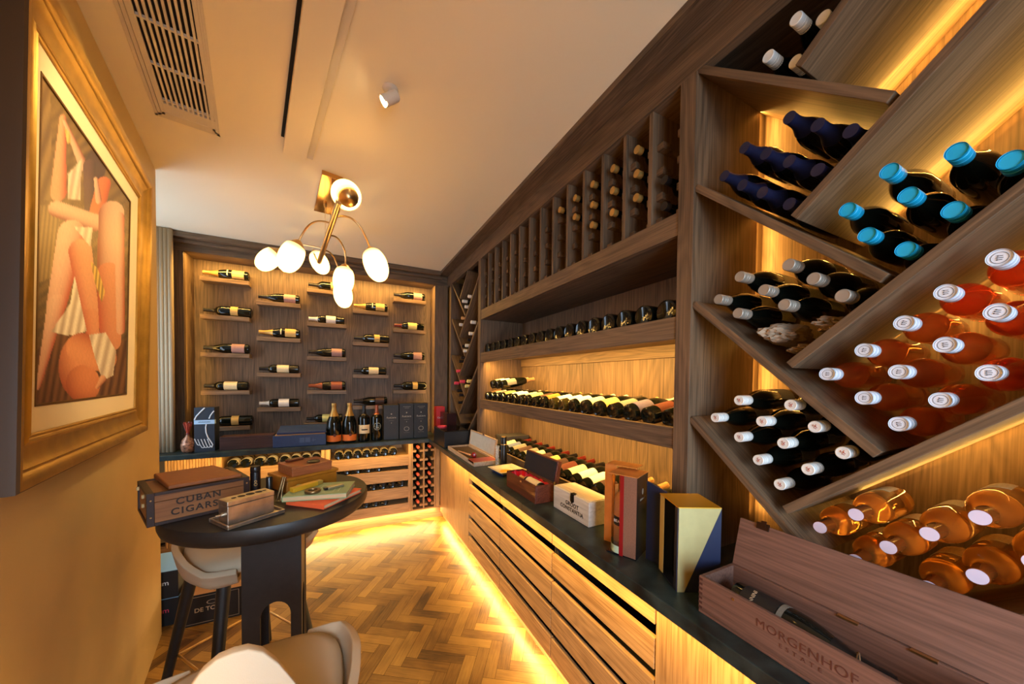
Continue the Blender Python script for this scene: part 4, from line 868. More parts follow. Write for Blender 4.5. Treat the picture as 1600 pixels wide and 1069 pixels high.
# mahogany box with red satin
t = thing('mahogany_box', 'open mahogany bottle box lined with crimson satin, dark lid upright', 'box', (.858, 1.452, ZT)); Lb, Wb, Hb = .330, .108, .090
b = MB(); b.box((0, 0, 0), (Wb, Lb, .008)); b.box((0, 0, .008), (.009, Lb, Hb)); b.box((Wb-.009, 0, .008), (Wb, Lb, Hb)); b.box((.009, 0, .008), (Wb-.009, .009, Hb)); b.box((.009, Lb-.009, .008), (Wb-.009, Lb, Hb)); b.obj('case', MH('y'), t, .0012)
b = MB(); nx, ny = 16, 48; rnd = random.Random(5)
for j in range(ny+1):
    for i in range(nx+1):
        u, v = i/nx, j/ny; e = abs(u-.5)*2
        z = .016+.066*max(e**2.2, (abs(v-.5)*2)**6)+.010*noise.noise(Vector((u*5, v*11, 1)))+.008*abs(noise.noise(Vector((u*9, v*16, 4))))
        b.v.append((.0095+(Wb-.019)*u, .0095+(Lb-.019)*v, min(z, .092)))
b.f += [(j*(nx+1)+i, j*(nx+1)+i+1, (j+1)*(nx+1)+i+1, (j+1)*(nx+1)+i) for j in range(ny) for i in range(nx)]
b.obj('satin_lining', mat('crimson_satin', S(190, 14, 34), .28, spec=.6), t, smooth=70)
MB().box((-.0015, Lb*.45, .070), (0, Lb*.45+.012, .078)).obj('catch', BRASS, t)
mm = Matrix.Translation((Wb+.001, 0, Hb+.001))@Matrix.Rotation(radians(10), 4, 'Y')
MB().box((.004, 0, 0), (.030, Lb, .115)).obj('lid', MH('y'), t, .002, matrix=mm); MB().box((-.0005, .008, .006), (.0038, Lb-.008, .108)).obj('lid_lining', mat('dark_velvet', S(30, 28, 34), .9), t, matrix=mm)
MB().box((Wb, -.0012, Hb-.004), (Wb+.008, .0, Hb+.010)).obj('hinge', BRASS, t)
bottle('pale-labelled bottle lying in the red satin of the mahogany box', (.858+.050, 1.452+.018, ZT+.067), (0, 1, .0), (-.35, 0, 1), 'slim', 'dark', 'cork', .20, 'cream', (.020, .17), 95, scale=.78)
# pine crate
t = thing('wooden_crate', 'small pale wooden crate with black print and dark metal catch', 'crate', (.926, 1.125, ZT)); Lc, Wc, Hc = .265, .125, .105
MB().box((0, 0, 0), (Wc, Lc, Hc*.62)).obj('case', wood('pale_crate', (.50, .46, .40, 1), (.68, .64, .57, 1), 'y', .7, fine=.6), t, .0015); MB().box((0, 0, Hc*.625), (Wc, Lc, Hc)).obj('lid', wood('pale_crate', (.50, .46, .40, 1), (.68, .64, .57, 1), 'y', .7, fine=.6), t, .0015)
MB().box((.01, .004, Hc+.0002), (Wc-.028, Lc-.004, Hc+.003)).obj('sliding_panel', PW('y'), t, .001)
b = MB(); b.prism([(.115+.012*cos(a), .078+.010*sin(a)) for a in np.linspace(pi, 2*pi, 12)]+[(.127, .098), (.103, .098)], .003, lambda u, v, w_: (-.003+w_, u+.0, v)); b.box((-.002, .103, .096), (.018, .127, Hc+.004)); b.obj('catch', mat('dark_iron', S(36, 30, 24), .4, .8), t)
text('lettering', 'GROOT', .025, DARKINK, t, side(.118, .056, -.0004), spacing=1.12, bold=.0004); text('lettering', 'CONSTANTIA', .025, DARKINK, t, side(.122, .032, -.0004), spacing=1.1, bold=.0004)
# tall window box with clear bottle
P0 = Vector((.858, .940, ZT)); PXv = Vector((.043, -.096, 0)).normalized(); ang = atan2(PXv.y, PXv.x)
t = thing('display_box', 'tall copper and black spirit box with curved window and red stripe', 'box', P0, ang); Hh = .285; Wd_ = .105; Dp = .11
COP = mat('copper_board', S(222, 150, 80), .32, .45, noise_amt=.1); TAU = mat('rose_taupe_board', S(130, 96, 80), .4, .3, noise_amt=.12, noise_scale=200); BLKG = mat('black_gloss_board', S(20, 20, 24), .22)
b = MB(); b.box((.060, .0, .004), (Wd_, .0015, Hh)); b.obj('taupe_front', TAU, t)
b = MB(); b.box((Wd_, 0, 0), (Wd_+.0015, Dp, Hh)); b.box((0, Dp, 0), (Wd_, Dp+.002, Hh)); b.box((0, 0, 0), (Wd_, Dp, .004)); b.obj('carton', BLKG, t)
MB().box((.0035, Dp-.004, .005), (Wd_-.001, Dp-.001, Hh-.001)).obj('copper_lining', COP, t); MB().box((Wd_-.004, .003, .005), (Wd_-.001, Dp-.005, Hh-.001)).obj('copper_lining', COP, t)
MB().box((.046, -.0008, .0), (.060, .002, Hh)).obj('red_stripe', mat('deep_red_board', S(128, 10, 18), .4), t)
MB().box((0, 0, Hh), (Wd_+.0015, Dp+.002, Hh+.002)).obj('copper_top', COP, t)
b = MB(); pp = [(.045, .0), (.03, .002), (.016, .010), (.006, .024), (.0, .045), (.0, .075)]
b.add([(x, y, z) for z in (.03, Hh-.001) for x, y in pp], [(i, i+1, i+7, i+6) for i in range(5)]); o = b.obj('window', mat('clear_acetate', (1, 1, 1), .03, trans=1, ior=1.05), t, smooth=60)
b = MB(); b.add([(x*1.001, y, z) for z in (.004, .03) for x, y in pp], [(i, i+1, i+7, i+6) for i in range(5)]); b.obj('mint_base', mat('mint_board', S(176, 205, 182), .4), t, smooth=60)
b = MB(); b.box((-.044, .075, 0), (.0, .079, Hh+.012)); b.obj('copper_door_edge', COP, t, matrix=Matrix.Translation((.0, .0, 0))); b = MB(); b.box((-.042, .079, 0), (.05, .12, .0)) 
MB().box((-.040, .080, Hh+.0125), (.075, .150, Hh+.0145)).obj('copper_door_top', COP, t); MB().box((-.042, .0792, .0), (-.039, .150, Hh+.012)).obj('door_panel', TAU, t)
b = MB(); b.prism([(.055+.008*cos(a), Hh*.80+.011*sin(a)) for a in np.linspace(0, 2*pi, 13)[:-1]], .0005, lambda u, v, w_: (Wd_+.0016+w_, u, v)); b.box((Wd_+.0016, .030, Hh*.70), (Wd_+.0021, .080, Hh*.72)); b.obj('side_mark', GREYINK, t)
o = bottle('clear glass spirit bottle inside the tall copper window box', P0+Matrix.Rotation(ang, 3, 'Z')@Vector((.044, .050, .0045)), (0, 0, 1), Matrix.Rotation(ang, 3, 'Z')@Vector((-.3, -1, 0)), 'bordeaux', 'clear', 'white', .245, None, scale=.92)
link('label', label_mesh('bordeaux', .10, .135, 40, mat('label_black', S(28, 26, 28), .5)), o)
text('label_text', 'BEAR', .016, WHITEINK, o, basis((1, 0, 0), (0, 1, 0), (.0385, 0, .118)))
# gold and navy box with its navy door
G0 = Vector((.876, .664, ZT)); gx = Vector((.112, -.056, 0)).normalized(); ga = atan2(gx.y, gx.x)
t = thing('faceted_box', 'tall brushed gold and navy bottle box with diagonal split front', 'box', G0, ga)
GB = mat('brushed_gold_board', S(178, 165, 112), .38, .5, noise_amt=.05, noise_scale=30, bump=.3, bump_scale=22); NV = mat('navy_board', S(26, 34, 62), .4); YG = mat('golden_top_board', S(220, 165, 45), .35, .5)
W2, D2, H2 = .126, .126, .248
b = MB(); b.prism([(.002, 0), (.022, 0), (W2, H2), (.002, H2)], .0025, lambda u, v, w_: (u, w_, v)); b.obj('gold_front', GB, t)
b = MB(); b.prism([(.0223, 0), (W2, 0), (W2, H2-.001)], .0025, lambda u, v, w_: (u, w_+.0002, v)); b.obj('navy_front', NV, t)
b = MB(); b.box((W2-.002, .003, 0), (W2, D2, H2-.002)); b.box((.003, D2-.003, 0), (W2-.003, D2, H2-.002)); b.box((.0, .003, 0), (W2-.003, D2-.004, .003)); b.box((.0, .003, .003), (.003, .020, H2)); b.obj('carton', NV, t)
MB().box((0, 0, H2+.0003), (W2, D2, H2+.003)).obj('gold_top', YG, t)
MB().box((.0005, D2-.03, .003), (.003, D2-.0035, H2)).obj('cream_edge', mat('cream_board', S(190, 180, 130), .5), t)
bottle('dark bottle standing inside the gold and navy box', G0+Matrix.Rotation(ga, 3, 'Z')@Vector((.056, .062, .0036)), (0, 0, 1), (-1, -.2, 0), 'squat', 'dark', 'black', .215, None, scale=.86)
t = thing('box_sleeve', 'black bottle box sleeve standing between the copper box and gold box', 'box', (.946, .842, ZT), atan2(-.082, .010))
b = MB(); b.hexa([(0, 0, 0), (.072, 0, 0), (.072, .006, 0), (0, .006, 0), (0, 0, .272), (.072, 0, .254), (.072, .006, .254), (0, .006, .272)]); b.obj('door_panel', NV, t, .001); MB().box((0, .0065, 0), (.060, .050, .24)).obj('carton', BLKG, t, .001)
# engraved long wooden box
t = thing('engraved_box', 'long reddish wooden bottle box with engraved name and open lid', 'box', (.858, .112, ZT)); Lm, Wm, Hm = .471, .146, .098
b = MB(); b.box((0, 0, 0), (Wm, Lm, .008)); b.box((0, 0, .008), (.010, Lm, Hm)); b.box((Wm-.010, 0, .008), (Wm, Lm, Hm)); b.box((.010, 0, .008), (Wm-.010, .010, Hm)); b.box((.010, Lm-.010, .008), (Wm-.010, Lm, Hm)); b.obj('case', WC('y'), t, .0012)
b = MB()
for k in range(7): b.box((-.0004, Lm-.0098, .012+.0125*k), (.0004, Lm+.0004, .018+.0125*k))
b.obj('finger_joint', mat('end_grain', S(70, 36, 24), .8), t)
mm = Matrix.Translation((Wm-.004, 0, Hm+.0015))@Matrix.Rotation(radians(15), 4, 'Y')
MB().box((0, .002, 0), (.010, Lm-.002, .130)).obj('lid', WC('y'), t, .0012, matrix=mm)
b = MB(); b.box((-.004, Lm*.835, .118), (.0, Lm*.835+.030, .136)); b.box((-.006, Lm*.85, .126), (-.003, Lm*.85+.012, .142)); b.obj('catch', mat('dark_bronze', S(58, 38, 26), .4, .7), t, matrix=mm)
for y in (.09, .20): MB().box((Wm-.0135, y, Hm-.003), (Wm-.004, y+.035, Hm+.0012)).obj('hinge', BRASS, t)
MB().lathe([(0, 0), (.003, 0), (.003, .0015), (0, .0015)], 10, basis((-1, 0, 0), (0, 1, 0), (0, Lm*.81, Hm*.86))).obj('pin', BRASS, t)
ENG = mat('engraved_letters', S(84, 42, 27), .8)
text('lettering', 'MORGENHOF', .027, ENG, t, side(.242, .062, -.0002), spacing=1.08, extrude=.0003); text('lettering', 'ESTATE', .013, ENG, t, side(.245, .040, -.0002), spacing=2.0, extrude=.0003)
o = bottle('old dark bottle with black label tied with twine inside the engraved box', (.858+.073, .112+.420, ZT+.0095+.041), (0, -1, 0), (-.75, 0, 1), 'champagne', 'dark', 'black', .22, 'grey', (.118, .130), 90, scale=.92)
link('label', label_mesh('champagne', .030, .115, 95, mat('label_black', S(28, 26, 28), .5)), o); text('label_text', 'ONNINI', .013, mat('cream_print', S(190, 170, 140), .5), o, basis((1, 0, 0), (0, -1, 0), (.0453, 0, .060)))
b = MB(); rnd = random.Random(9)
for k in range(3):
    b.tube([(.020*cos(a*1.3+k)+.004*k, .020*sin(a*1.3+k), .235+.012*a*(.5+.2*k)) for a in np.linspace(0, 6, 26)], .0012, 5)
b.obj('twine', mat('jute_twine', S(150, 120, 85), .9), o)
# slate box behind the trough bottles
t = thing('slate_box', 'flat slate-grey box at the far end of the bottle trough', 'box', (1.22, 2.585, .9365))
MB().box((0, 0, 0), (.235, .165, .10)).obj('carton', mat('slate_card', S(62, 60, 62), .5), t, .002); MB().box((-.002, -.002, .1005), (.237, .167, .125)).obj('lid', mat('slate_card', S(62, 60, 62), .5), t, .002)

# ------------------------------------------------------------------ round bar table and what lies on it
TX, TY, TZ, TR = -.245, 1.68, 1.05, .345
t = thing('bar_table', 'tall round black bar table with arched pedestal under the cigar box', 'table', (TX, TY, 0))
MB().lathe([(0, .985), (.290, .985), (.325, .990), (.340, 1.002), (.345, 1.018), (.345, 1.044), (.342, 1.0495), (.336, 1.05), (0, 1.05)], 72).obj('tabletop', EBONY, t, smooth=40)
arch = [(-.097, 0), (-.097, .984), (.097, .984), (.097, 0), (.060, 0), (.060, .60)]+[(.010+.050*cos(a), .60+.060*sin(a)) for a in np.linspace(.15, pi-.15, 12)]+[(-.040, .60), (-.040, 0)]
for k, (o, ax) in enumerate((((0, -.097), 0), ((.0765, 0), 1), ((0, .079), 0), ((-.0945, 0), 1))):
    b = MB(); sc_ = 1 if ax == 0 else .79
    b.prism([(u*sc_, v) for u, v in arch], .018, (lambda u, v, w_: (u, o[1]+w_, v)) if ax == 0 else (lambda u, v, w_: (o[0]+w_, u, v))); b.obj('leg_panel', EBONY, t, .001)
TT = TZ+.0006
# cigar box
t = thing('cigar_box', 'large wooden cigar box with black printed letters and dark banded edges', 'cigar box', (-.560, 1.482, TT), radians(26)); Lc, Dc, Hc = .270, .235, .108
CW = wood('cedar', (.13, .046, .014, 1), (.24, .095, .03, 1), 'x', .42); DB = mat('dark_brown_leather_edge', S(40, 20, 12), .5)
MB().box((.004, .004, .002), (Lc-.004, Dc-.004, Hc*.70)).obj('case', CW, t, .001); MB().box((.004, .004, Hc*.715), (Lc-.004, Dc-.004, Hc-.004)).obj('lid', CW, t, .001)
b = MB()
for x in (0, Lc-.018):
    for y in (0, Dc-.018): b.box((x, y, 0), (x+.018, y+.018, Hc))
for z in (0, Hc-.010):
    for y in (0, Dc-.010): b.box((.018, y, z), (Lc-.018, y+.010, z+.010))
    for x in (0, Lc-.018): b.box((x, .018, z), (x+.018, Dc-.018, z+.010))
b.obj('edge_bands', DB, t, .001)
b = MB()
for x, y in ((.009, .0), (Lc-.009, .0)):
    for z in (.03, .085): b.lathe([(0, 0), (.003, 0), (.002, .002), (0, .002)], 8, basis((0, -1, 0), (1, 0, 0), (x, y, z)))
for y, z in ((.05, .085), (.05, .055), (.18, .085)): b.box((-.006, y, z), (0, y+.012, z+.012))
b.obj('brass_fittings', BRASS, t)
text('lettering', 'CUBAN', .031, DARKINK, t, basis((0, -1, 0), (1, 0, 0), (Lc*.47, .0032, .066)), spacing=1.2, bold=.0007); text('lettering', 'CIGARS', .031, DARKINK, t, basis((0, -1, 0), (1, 0, 0), (Lc*.43, .0032, .033)), spacing=1.2, bold=.0007)
b = MB(); b.hexa([(.052, .012, Hc+.0005), (Lc-.02, .012, Hc+.0005), (Lc-.06, Dc-.01, Hc+.0005), (.04, Dc-.01, Hc+.0005), (.052, .012, Hc+.014), (Lc-.02, .012, Hc+.014), (Lc-.06, Dc-.01, Hc+.020), (.04, Dc-.01, Hc+.020)])
o = b.obj('leather_folder', mat('tan_brown_leather', S(128, 70, 28), .55, noise_amt=.1, noise_scale=60, bump=.3, bump_scale=400), None, .004); o.location = (-.560, 1.482, TT); o.rotation_euler = (0, 0, radians(26)); tag(o, 'flat tan leather folder lying on top of the cigar box', 'folder')
# silver cigar press on its tray
t = thing('silver_tray', 'low worn silver tray on the near edge of the bar table', 'tray', (-.405, 1.482, TT), radians(39) - radians(0)); 
pA = Vector((-.325, 1.349)); 
t.location = (-.325, 1.352, TT); t.rotation_euler = (0, 0, atan2(.102, .144))
b = MB(); b.box((0, 0, 0), (.172, .13, .005)); b.box((0, 0, .005), (.172, .006, .014)); b.box((0, .124, .005), (.172, .13, .014)); b.box((0, .006, .005), (.006, .124, .014)); b.box((.166, .006, .005), (.172, .124, .014)); b.obj('tray', STEEL, t, .002)
SD_ = Vector((.144, .102, 0)).normalized(); SN_ = Vector((-.102, .144, 0)).normalized()
t2 = thing('cigar_cutter_block', 'silver rectangular table cigar cutter with holes along its top', 'cigar cutter', Vector((-.325, 1.352, TT+.0055))+SD_*.012+SN_*.030, atan2(.102, .144))
MB().box((0, 0, 0), (.138, .062, .060)).obj('block', STEEL, t2, .002); MB().box((-.001, -.001, .0605), (.139, .063, .076)).obj('top_plate', STEEL, t2, .002)
b = MB()
for x, r in ((.030, .007), (.052, .011), (.078, .013), (.104, .011), (.122, .006)): b.lathe([(0, .0762), (r, .0762), (r, .0767), (0, .0767)], 18, Matrix.Translation((x, .031, 0)))
b.obj('holes', BLK, t2)
b = MB(); b.tube([(-.007, .03, .030), (-.02, .032, .030)], .0035, 8); b.lathe([(0, 0), (.008, 0), (.008, .008), (0, .008)], 14, basis((-1, 0, 0), (0, 1, 0), (0, .03, .030))); b.obj('lever', STEEL, t2, smooth=50)
# amber leather case, brown box, books
def rbox(name, label, cat, p, ang_, sx, sy, z0, h, m, bev=.002):
    o = MB().box((0, 0, 0), (sx, sy, h)).obj(name, m, None, bev); o.location = (p[0], p[1], z0); o.rotation_euler = (0, 0, ang_); return tag(o, label, cat)
a_ = radians(31)
t = thing('humidor', 'amber brown humidor case under the red-brown cigar box', 'humidor', (-.208, 1.678, TT), a_)
AMBM = mat('amber_leather', S(150, 92, 18), .4, noise_amt=.15, noise_scale=30); MB().box((0, 0, 0), (.215, .165, .052)).obj('case', AMBM, t, .004); MB().box((-.003, -.003, .0525), (.222, .170, .066)).obj('lid', AMBM, t, .003)
t = thing('slim_cigar_box', 'red-brown varnished flat cigar box on top of the amber humidor', 'cigar box', (-.190, 1.694, TT+.0666), a_-.05)
RBW = wood('red_cedar', (.17, .045, .014, 1), (.30, .095, .032, 1), 'x', .3, coat=.2); MB().box((0, 0, 0), (.165, .145, .030)).obj('case', RBW, t, .001); MB().box((-.001, -.001, .0305), (.166, .146, .040)).obj('lid', RBW, t, .001)
zt = TT+.0666+.0405
b = MB(); b.box((0, 0, 0), (.075, .026, .010)); o = b.obj('cigar_case', mat('chestnut_leather', S(86, 38, 20), .4), None, .003); o.location = (-.215, 1.80, zt); o.rotation_euler = (0, 0, .75); tag(o, 'small chestnut leather cigar case at the back of the red-brown box', 'case')
o = MB().lathe([(0, 0), (.020, 0), (.027, .004), (.022, .0075), (0, .0085)], 24).obj('cigar_cutter', mat('black_steel', S(34, 26, 22), .25, .5), None, smooth=60); o.location = (-.118, 1.770, zt); tag(o, 'round dark cigar cutter on the front of the red-brown box', 'cigar cutter')
def book(label, p, ang_, sx, sy, z0, h, m):
    t = thing('book', label, 'book', (p[0], p[1], z0), ang_)
    MB().box((.003, .003, .003), (sx-.003, sy-.001, h-.003)).obj('pages', mat('page_edges', S(176, 146, 108), .8), t)
    b = MB(); b.box((0, 0, 0), (sx, sy, .003)); b.box((0, 0, h-.003), (sx, sy, h)); b.box((0, 0, .003), (.003, sy, h-.003)) ; b.obj('cover', m, t, .001); return t
t = book('orange-red hardback book, the lower one at the right edge of the table', (-.062, 1.425), radians(49), .205, .175, TT, .017, mat('orange_cloth', S(205, 82, 40), .6))
t = book('sage green hardback book lying on the orange one', (-.205, 1.52), radians(-12), .225, .165, TT+.0176, .020, mat('sage_cloth', S(122, 140, 100), .6))
b = MB(); 
for x0, y0, x1, y1 in ((.11, .03, .17, .032), (.11, .12, .17, .122), (.11, .03, .112, .122), (.168, .03, .17, .122), (.185, .03, .188, .14)): b.box((x0, y0, .0201), (x1, y1, .0204))
b.obj('cover_print', mat('pale_print', S(160, 168, 130), .6), t)
zb = TT+.0176+.0206
o = MB().lathe([(.017, 0), (.027, 0), (.029, .005), (.027, .010), (.017, .010), (.015, .005), (.017, 0)], 28).obj('ring_ashtray', mat('bronze', S(110, 84, 50), .35, .7, noise_amt=.35, noise_scale=50), None, smooth=50); o.location = (-.105, 1.535, zb); tag(o, 'bronze ring-shaped cigar rest on the green book', 'cigar rest')
t = thing('lighter', 'small brushed steel lighter on the green book', 'lighter', (-.055, 1.548, zb), .45); MB().box((0, -.011, 0), (.062, .011, .011)).obj('body', mat('pale_steel', S(150, 140, 110), .35, .7), t, .002); MB().box((-.012, -.009, .001), (-.0005, .009, .010)).obj('cap', mat('black_satin', S(22, 20, 19), .3), t, .001)
t = thing('cigar_pack', 'slim yellow cigar packet lying on the green book', 'packet', (-.170, 1.555, zb), .72); MB().box((0, 0, 0), (.105, .024, .018)).obj('sleeve', mat('ochre_card', S(178, 132, 24), .5), t, .001); MB().box((.1055, .0005, .0005), (.128, .0235, .0175)).obj('end', mat('olive_card', S(140, 112, 44), .5), t, .001)
t = thing('cigar_tube', 'upright black cigar tin with pale symbol behind the silver cutter', 'tin', (-.312, 1.668, TT)); MB().lathe([(0, 0), (.017, 0), (.017, .105), (.0165, .108), (.016, .108), (.0165, .110), (.017, .111), (.017, .128), (.014, .132), (0, .132)], 24).obj('tin', mat('black_tin', S(22, 16, 16), .35), t, smooth=40)
b = MB(); Rr = .0173; fdir = -1.35
def cyl(u, v): a = fdir+u/Rr; return (Rr*cos(a), Rr*sin(a), v)
for r0, r1, cz in ((.004, .006, .062), (.003, .0045, .074)):
    n = 20; b.add([cyl(r*cos(2*pi*k/n), cz+r*sin(2*pi*k/n)) for r in (r0, r1) for k in range(n)], [(k, (k+1) % n, n+(k+1) % n, n+k) for k in range(n)])
b.obj('emblem', GOLDI, t)
o = MB().lathe([(0, 0), (.011, 0), (.011, .088), (.009, .091), (0, .091)], 18).obj('cigar_lighter', mat('black_satin', S(22, 20, 19), .3), None, smooth=40); o.location = (-.262, 1.640, TT); tag(o, 'slim black upright torch lighter in front of the amber humidor', 'lighter')
t = thing('cigar_scissors', 'pair of bronze cigar scissors leaning beside the black torch lighter', 'scissors', (-.232, 1.600, TT))
MB().tube([(0, 0, .0042), (.010, .012, .045), (.020, .020, .090)], [.004, .005, .006], 10).obj('blade', mat('bronze', S(110, 84, 50), .35, .7), t, smooth=50); MB().tube([(.014, -.002, .0042), (.018, .010, .045), (.026, .022, .088)], [.004, .004, .005], 10).obj('blade', mat('bronze', S(110, 84, 50), .35, .7), t, smooth=50)

# ------------------------------------------------------------------ bar stools
def stool(label, loc, rz):
    t = thing('bar_stool', label, 'bar stool', loc, rz)
    # seat cushion, a rounded square
    b = MB(); n = 40; prof_ = [(0, .690), (.85, .690), (.97, .700), (1.0, .722), (.97, .745), (.85, .757), (.45, .764), (0, .766)]
    vs = []; idx = []
    for f, z in prof_:
        if f == 0: idx.append([len(vs)]); vs.append((0, 0, z)); continue
        idx.append(list(range(len(vs), len(vs)+n)))
        for k in range(n):
            a = 2*pi*k/n; c_, s_ = cos(a), sin(a); e = .62
            py_ = .005+.225*f*abs(s_)**e*(1 if s_ >= 0 else -1); vs.append((.236*f*abs(c_)**e*(1 if c_ >= 0 else -1)*(1-.26*min(1, max(0, .5-py_/.5))**1.2), py_, z))
    fs = []
    for A_, B2 in zip(idx, idx[1:]):
        for k in range(n):
            k2 = (k+1) % n
            if len(A_) == 1: fs.append((A_[0], B2[k2], B2[k]))
            elif len(B2) == 1: fs.append((A_[k], A_[k2], B2[0]))
            else: fs.append((A_[k], A_[k2], B2[k2], B2[k]))
    b.add(vs, fs).obj('seat', CREAM, t, smooth=75)
    # wrap-around shell: wings low at the front, rounded tall back
    b = MB(); na, nr = 48, 12; vs = []
    for i in range(na+1):
        a = radians(-152+304*i/na); hb = math.exp(-abs(a/.60)**2.7)
        top = .782+.270*hb-.060*max(0, abs(a)-1.7)
        for j in range(nr+1):
            q_ = j/nr
            if q_ < .5: r = .06+.200*sin(q_/.5*pi/2); z = .625+.085*(1-cos(q_/.5*pi/2))
            else: s_ = (q_-.5)/.5; r = .260+.018*s_-.02*hb*s_*s_; z = .710+(top-.710)*s_
            e = .75; dx, dy = sin(a), -cos(a)
            k_ = 1/max(abs(dx), abs(dy))**.45*(1+.06*max(0, dy))
            px_, py_ = dx*r*k_*.98, dy*r*k_*.92; vs.append((px_*(1-.26*min(1, max(0, .5-py_/.5))**1.2), py_, z))
    fs = [(i*(nr+1)+j, (i+1)*(nr+1)+j, (i+1)*(nr+1)+j+1, i*(nr+1)+j+1) for i in range(na) for j in range(nr)]
    o = b.add(vs, fs).obj('shell', CREAM, t, smooth=75); so = o.modifiers.new('solid', 'SOLIDIFY'); so.thickness = .024; so.offset = 0
    bv = o.modifiers.new('bevel', 'BEVEL'); bv.width = .0105; bv.segments = 4; bv.limit_method = 'ANGLE'; bv.angle_limit = radians(50)
    MB().box((-.15, -.14, .652), (.15, .14, .689)).obj('seat_base', CREAM, t, .012)
    for sx in (-1, 1):
        for sy in (-1, 1):
            MB().tube([(sx*.135, sy*.135, .652), (sx*.232, sy*.232, .0)], [.026, .017], 14).obj('leg', EBONY, t, smooth=40)
    b = MB(); z = .235; e = .182
    for k in range(4):
        p = [(-e, -e), (e, -e), (e, e), (-e, e)]; b.tube([(*p[k], z), (*p[(k+1) % 4], z)], .0055, 10)
    b.obj('footrest', BRASS, t, smooth=40)
    return t
stool('cream upholstered bar stool at the far side of the bar table', (-.435, 2.055, 0), radians(-143))
stool('cream upholstered bar stool in the near foreground with daylight on its back', (-.205, .985, 0), .13)

# cartons on the floor by the wall
t = thing('wine_carton', 'flat black and tan wine carton on the floor behind the far bar stool', 'carton', (-.878, 2.715, 0), 0)
KR = mat('kraft_card', S(150, 105, 60), .7); BC = mat('black_print_card', S(26, 24, 24), .6)
MB().box((.0, .002, 0), (.292, .36, .189)).obj('carton', KR, t, .001); MB().box((-.0005, 0, .0), (.2925, .0015, .19)).obj('front_print', BC, t)
b = MB()
for x0, z0, x1, z1 in ((.012, .012, .28, .0145), (.012, .175, .28, .1775), (.012, .012, .0145, .1775), (.2775, .012, .28, .1775)): b.box((x0, -.0008, z0), (x1, -.0002, z1))
n = 24; b.add([(.146+r*cos(2*pi*k/n), -.0006, .132+r*.5*sin(2*pi*k/n)) for r in (.022, .028) for k in range(n)], [(k, (k+1) % n, n+(k+1) % n, n+k) for k in range(n)]); b.obj('border', GREYINK, t)
text('lettering', 'DE TOREN', .036, mat('cream_print', S(190, 170, 140), .5), t, front(.146, -.0006, .092), bold=.0003)
b = MB(); n = 32; b.add([(.15+r*cos(2*pi*k/n), .18+r*sin(2*pi*k/n), .1893) for r in (.085, .089) for k in range(n)], [(k, (k+1) % n, n+(k+1) % n, n+k) for k in range(n)])
b.box((.03, .178, .1891), (.27, .182, .1894)); b.box((.148, .02, .1891), (.152, .34, .1894)); b.obj('top_print', BC, t)
for k, (z, lab_) in enumerate(((0, 'lower black wine carton of the stack by the wall end'), (.171, 'upper black wine carton of the stack by the wall end, pale blue top'))):
    t = thing('wine_carton', lab_, 'carton', (-1.245, 2.79, z), 0, 'black cartons stacked by the wall')
    MB().box((0, 0, 0), (.33, .30, .166)).obj('carton', BC, t, .001); MB().box((.0, .0, .1663), (.33, .30, .170)).obj('flap', mat('pale_blue_card', S(120, 165, 195), .5), t)
    text('lettering', 'Plum', .042, WHITEINK if k else FO['pink'], t, front(.245, -.0006, .095))

# ------------------------------------------------------------------ chandelier
ch = thing('chandelier', 'brass multi-arm chandelier with seven frosted glass shades hung from the ceiling', 'chandelier', (0, 0, 0))
LL = [Vector((-.010, 2.275, 0)), Vector((-.100, 2.255, 0)), Vector((-.185, 2.785, 0)), Vector((-.070, 2.800, 0))]
LL = [Vector((-.104, 2.262, 0)), Vector((.004, 2.289, 0)), Vector((-.065, 2.790, 0)), Vector((-.178, 2.775, 0))]
b = MB(); b.prism([(p.x, p.y) for p in LL], .026, lambda u, v, w_: (u, v, CH-.026+w_)); b.obj('ceiling_plate', mat('polished_brass', (.62, .36, .13), .12, 1), ch, .002)
b = MB(); b.tube([(-.103, 2.635, CH-.026), (-.103, 2.625, 2.362)], .0013, 6); b.tube([(-.06, 2.36, CH-.026), (-.062, 2.30, 2.362)], .0013, 6); b.lathe([(0, 0), (.010, 0), (.008, -.020), (0, -.022)], 12, Matrix.Translation((-.103, 2.635, CH-.026))); b.obj('suspension_wire', BRASS, ch)
N0, N1 = Vector((-.012, 1.80, 2.36)), Vector((-.147, 2.79, 2.36))
MB().tube([N0, N1], .0145, 20).obj('bar', BRASS, ch, smooth=40)
SHA = [([0.017, 1.825, 2.408], [-.20, .72, .50], None), ([-.255, 2.268, 2.216], [-.40, .175, -.90], (-.050, 2.081)), ([-.444, 2.812, 2.337], [-.67, .32, -.67], (-.112, 2.50)), ([.162, 2.003, 2.158], [.302, -.172, -.938], (-.030, 1.985)),
       ([.007, 2.415, 2.16], [-.103, .026, -.994], (-.070, 2.263)), ([.004, 2.695, 2.13], [.133, -.089, -.987], (-.115, 2.54)), ([-.156, 3.00, 2.42], [.40, -.25, -.88], (-.147, 2.785))]
SHM = bpy.data.materials.new('frosted_glass'); SHM.use_nodes = True; _N = SHM.node_tree.nodes; _L = SHM.node_tree.links
_p = _N['Principled BSDF']; _p.inputs['Base Color'].default_value = (.95, .90, .78, 1); _p.inputs['Roughness'].default_value = .25; _p.inputs['Emission Color'].default_value = (1, .70, .28, 1); _p.inputs['Emission Strength'].default_value = 2.3
_t = _N.new('ShaderNodeBsdfTranslucent'); _t.inputs[0].default_value = (1, .90, .72, 1); _m = _N.new('ShaderNodeMixShader'); _m.inputs[0].default_value = .6
_L.new(_p.outputs[0], _m.inputs[1]); _L.new(_t.outputs[0], _m.inputs[2]); _L.new(_m.outputs[0], _N['Material Output'].inputs[0])
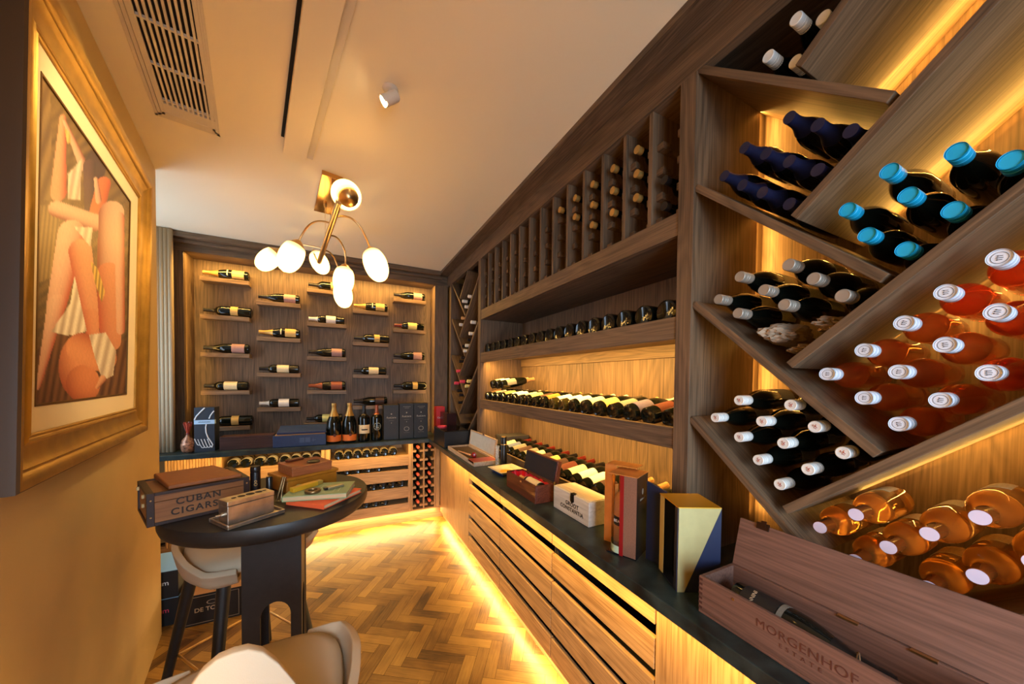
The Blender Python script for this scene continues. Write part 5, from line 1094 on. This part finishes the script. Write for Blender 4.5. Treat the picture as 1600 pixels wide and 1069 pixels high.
for k, (c, ax, bp) in enumerate(SHA):
    c = Vector(c); ax = Vector(ax).normalized(); r, h = (.066 if k == 0 else .061), .098
    mm = basis(ax, (0, 1, .2), c)
    # ellipsoid with an obliquely cut open end next to the holder
    n, mseg = 28, 18; vs = []; fs = []
    for i in range(mseg+1):
        for q_ in range(n):
            a = 2*pi*q_/n; zmin = -.60+.15*cos(a); u = zmin+(1-zmin)*i/mseg if i < mseg else .9999
            rr = r*sqrt(max(0, 1-u*u)) if k == 0 or u < 0 else r*max(0, 1-u**2.2)**.5
            vs.append((rr*cos(a), rr*sin(a), (h if k else r*1.02)*u))
    fs = [(i*n+q_, i*n+(q_+1) % n, (i+1)*n+(q_+1) % n, (i+1)*n+q_) for i in range(mseg) for q_ in range(n)]
    o = MB().add(vs, fs).obj('lamp_shade', SHM, ch, smooth=80, matrix=mm); so = o.modifiers.new('solid', 'SOLIDIFY'); so.thickness = .003
    hz = (h if k else r*1.02)
    MB().lathe([(0, -hz*1.02), (.010, -hz*1.0), (.022, -hz*.90), (.044, -hz*.66), (.047, -hz*.52), (.044, -hz*.52), (.040, -hz*.60), (0, -hz*.62)], 20).obj('lamp_holder', BRASS, ch, smooth=50, matrix=mm)
    MB().lathe([(0, -hz*.595), (.012, -hz*.59), (.014, -.03), (.020, -.002), (.018, .012), (0, .022)], 16).obj('bulb', mat('bulb_glow', (1, .9, .7), .4, emit=(1, .72, .32), es=6), ch, smooth=60, matrix=mm)
    if bp:
        S0 = Vector((bp[0], bp[1], 2.362)); E0 = c-ax*hz*1.0; C1 = S0+Vector(((E0.x-S0.x)*.55, (E0.y-S0.y)*.55, .055)); C2 = E0-ax*.10
        if k == 6: C1 = S0+(N1-N0).normalized()*.10; C2 = E0-ax*.05
        MB().tube([S0*(1-s)**3+C1*3*s*(1-s)**2+C2*3*s*s*(1-s)+E0*s**3 for s in np.linspace(0, 1, 22)], .0052, 10).obj('arm', BRASS, ch, smooth=50)
    l = bpy.data.lights.new('shade_lamp', 'POINT'); l.energy = 9.0; l.color = (1, .70, .26); l.shadow_soft_size = .025
    lo = bpy.data.objects.new('shade_lamp', l); COL.objects.link(lo); lo.location = c+ax*.042
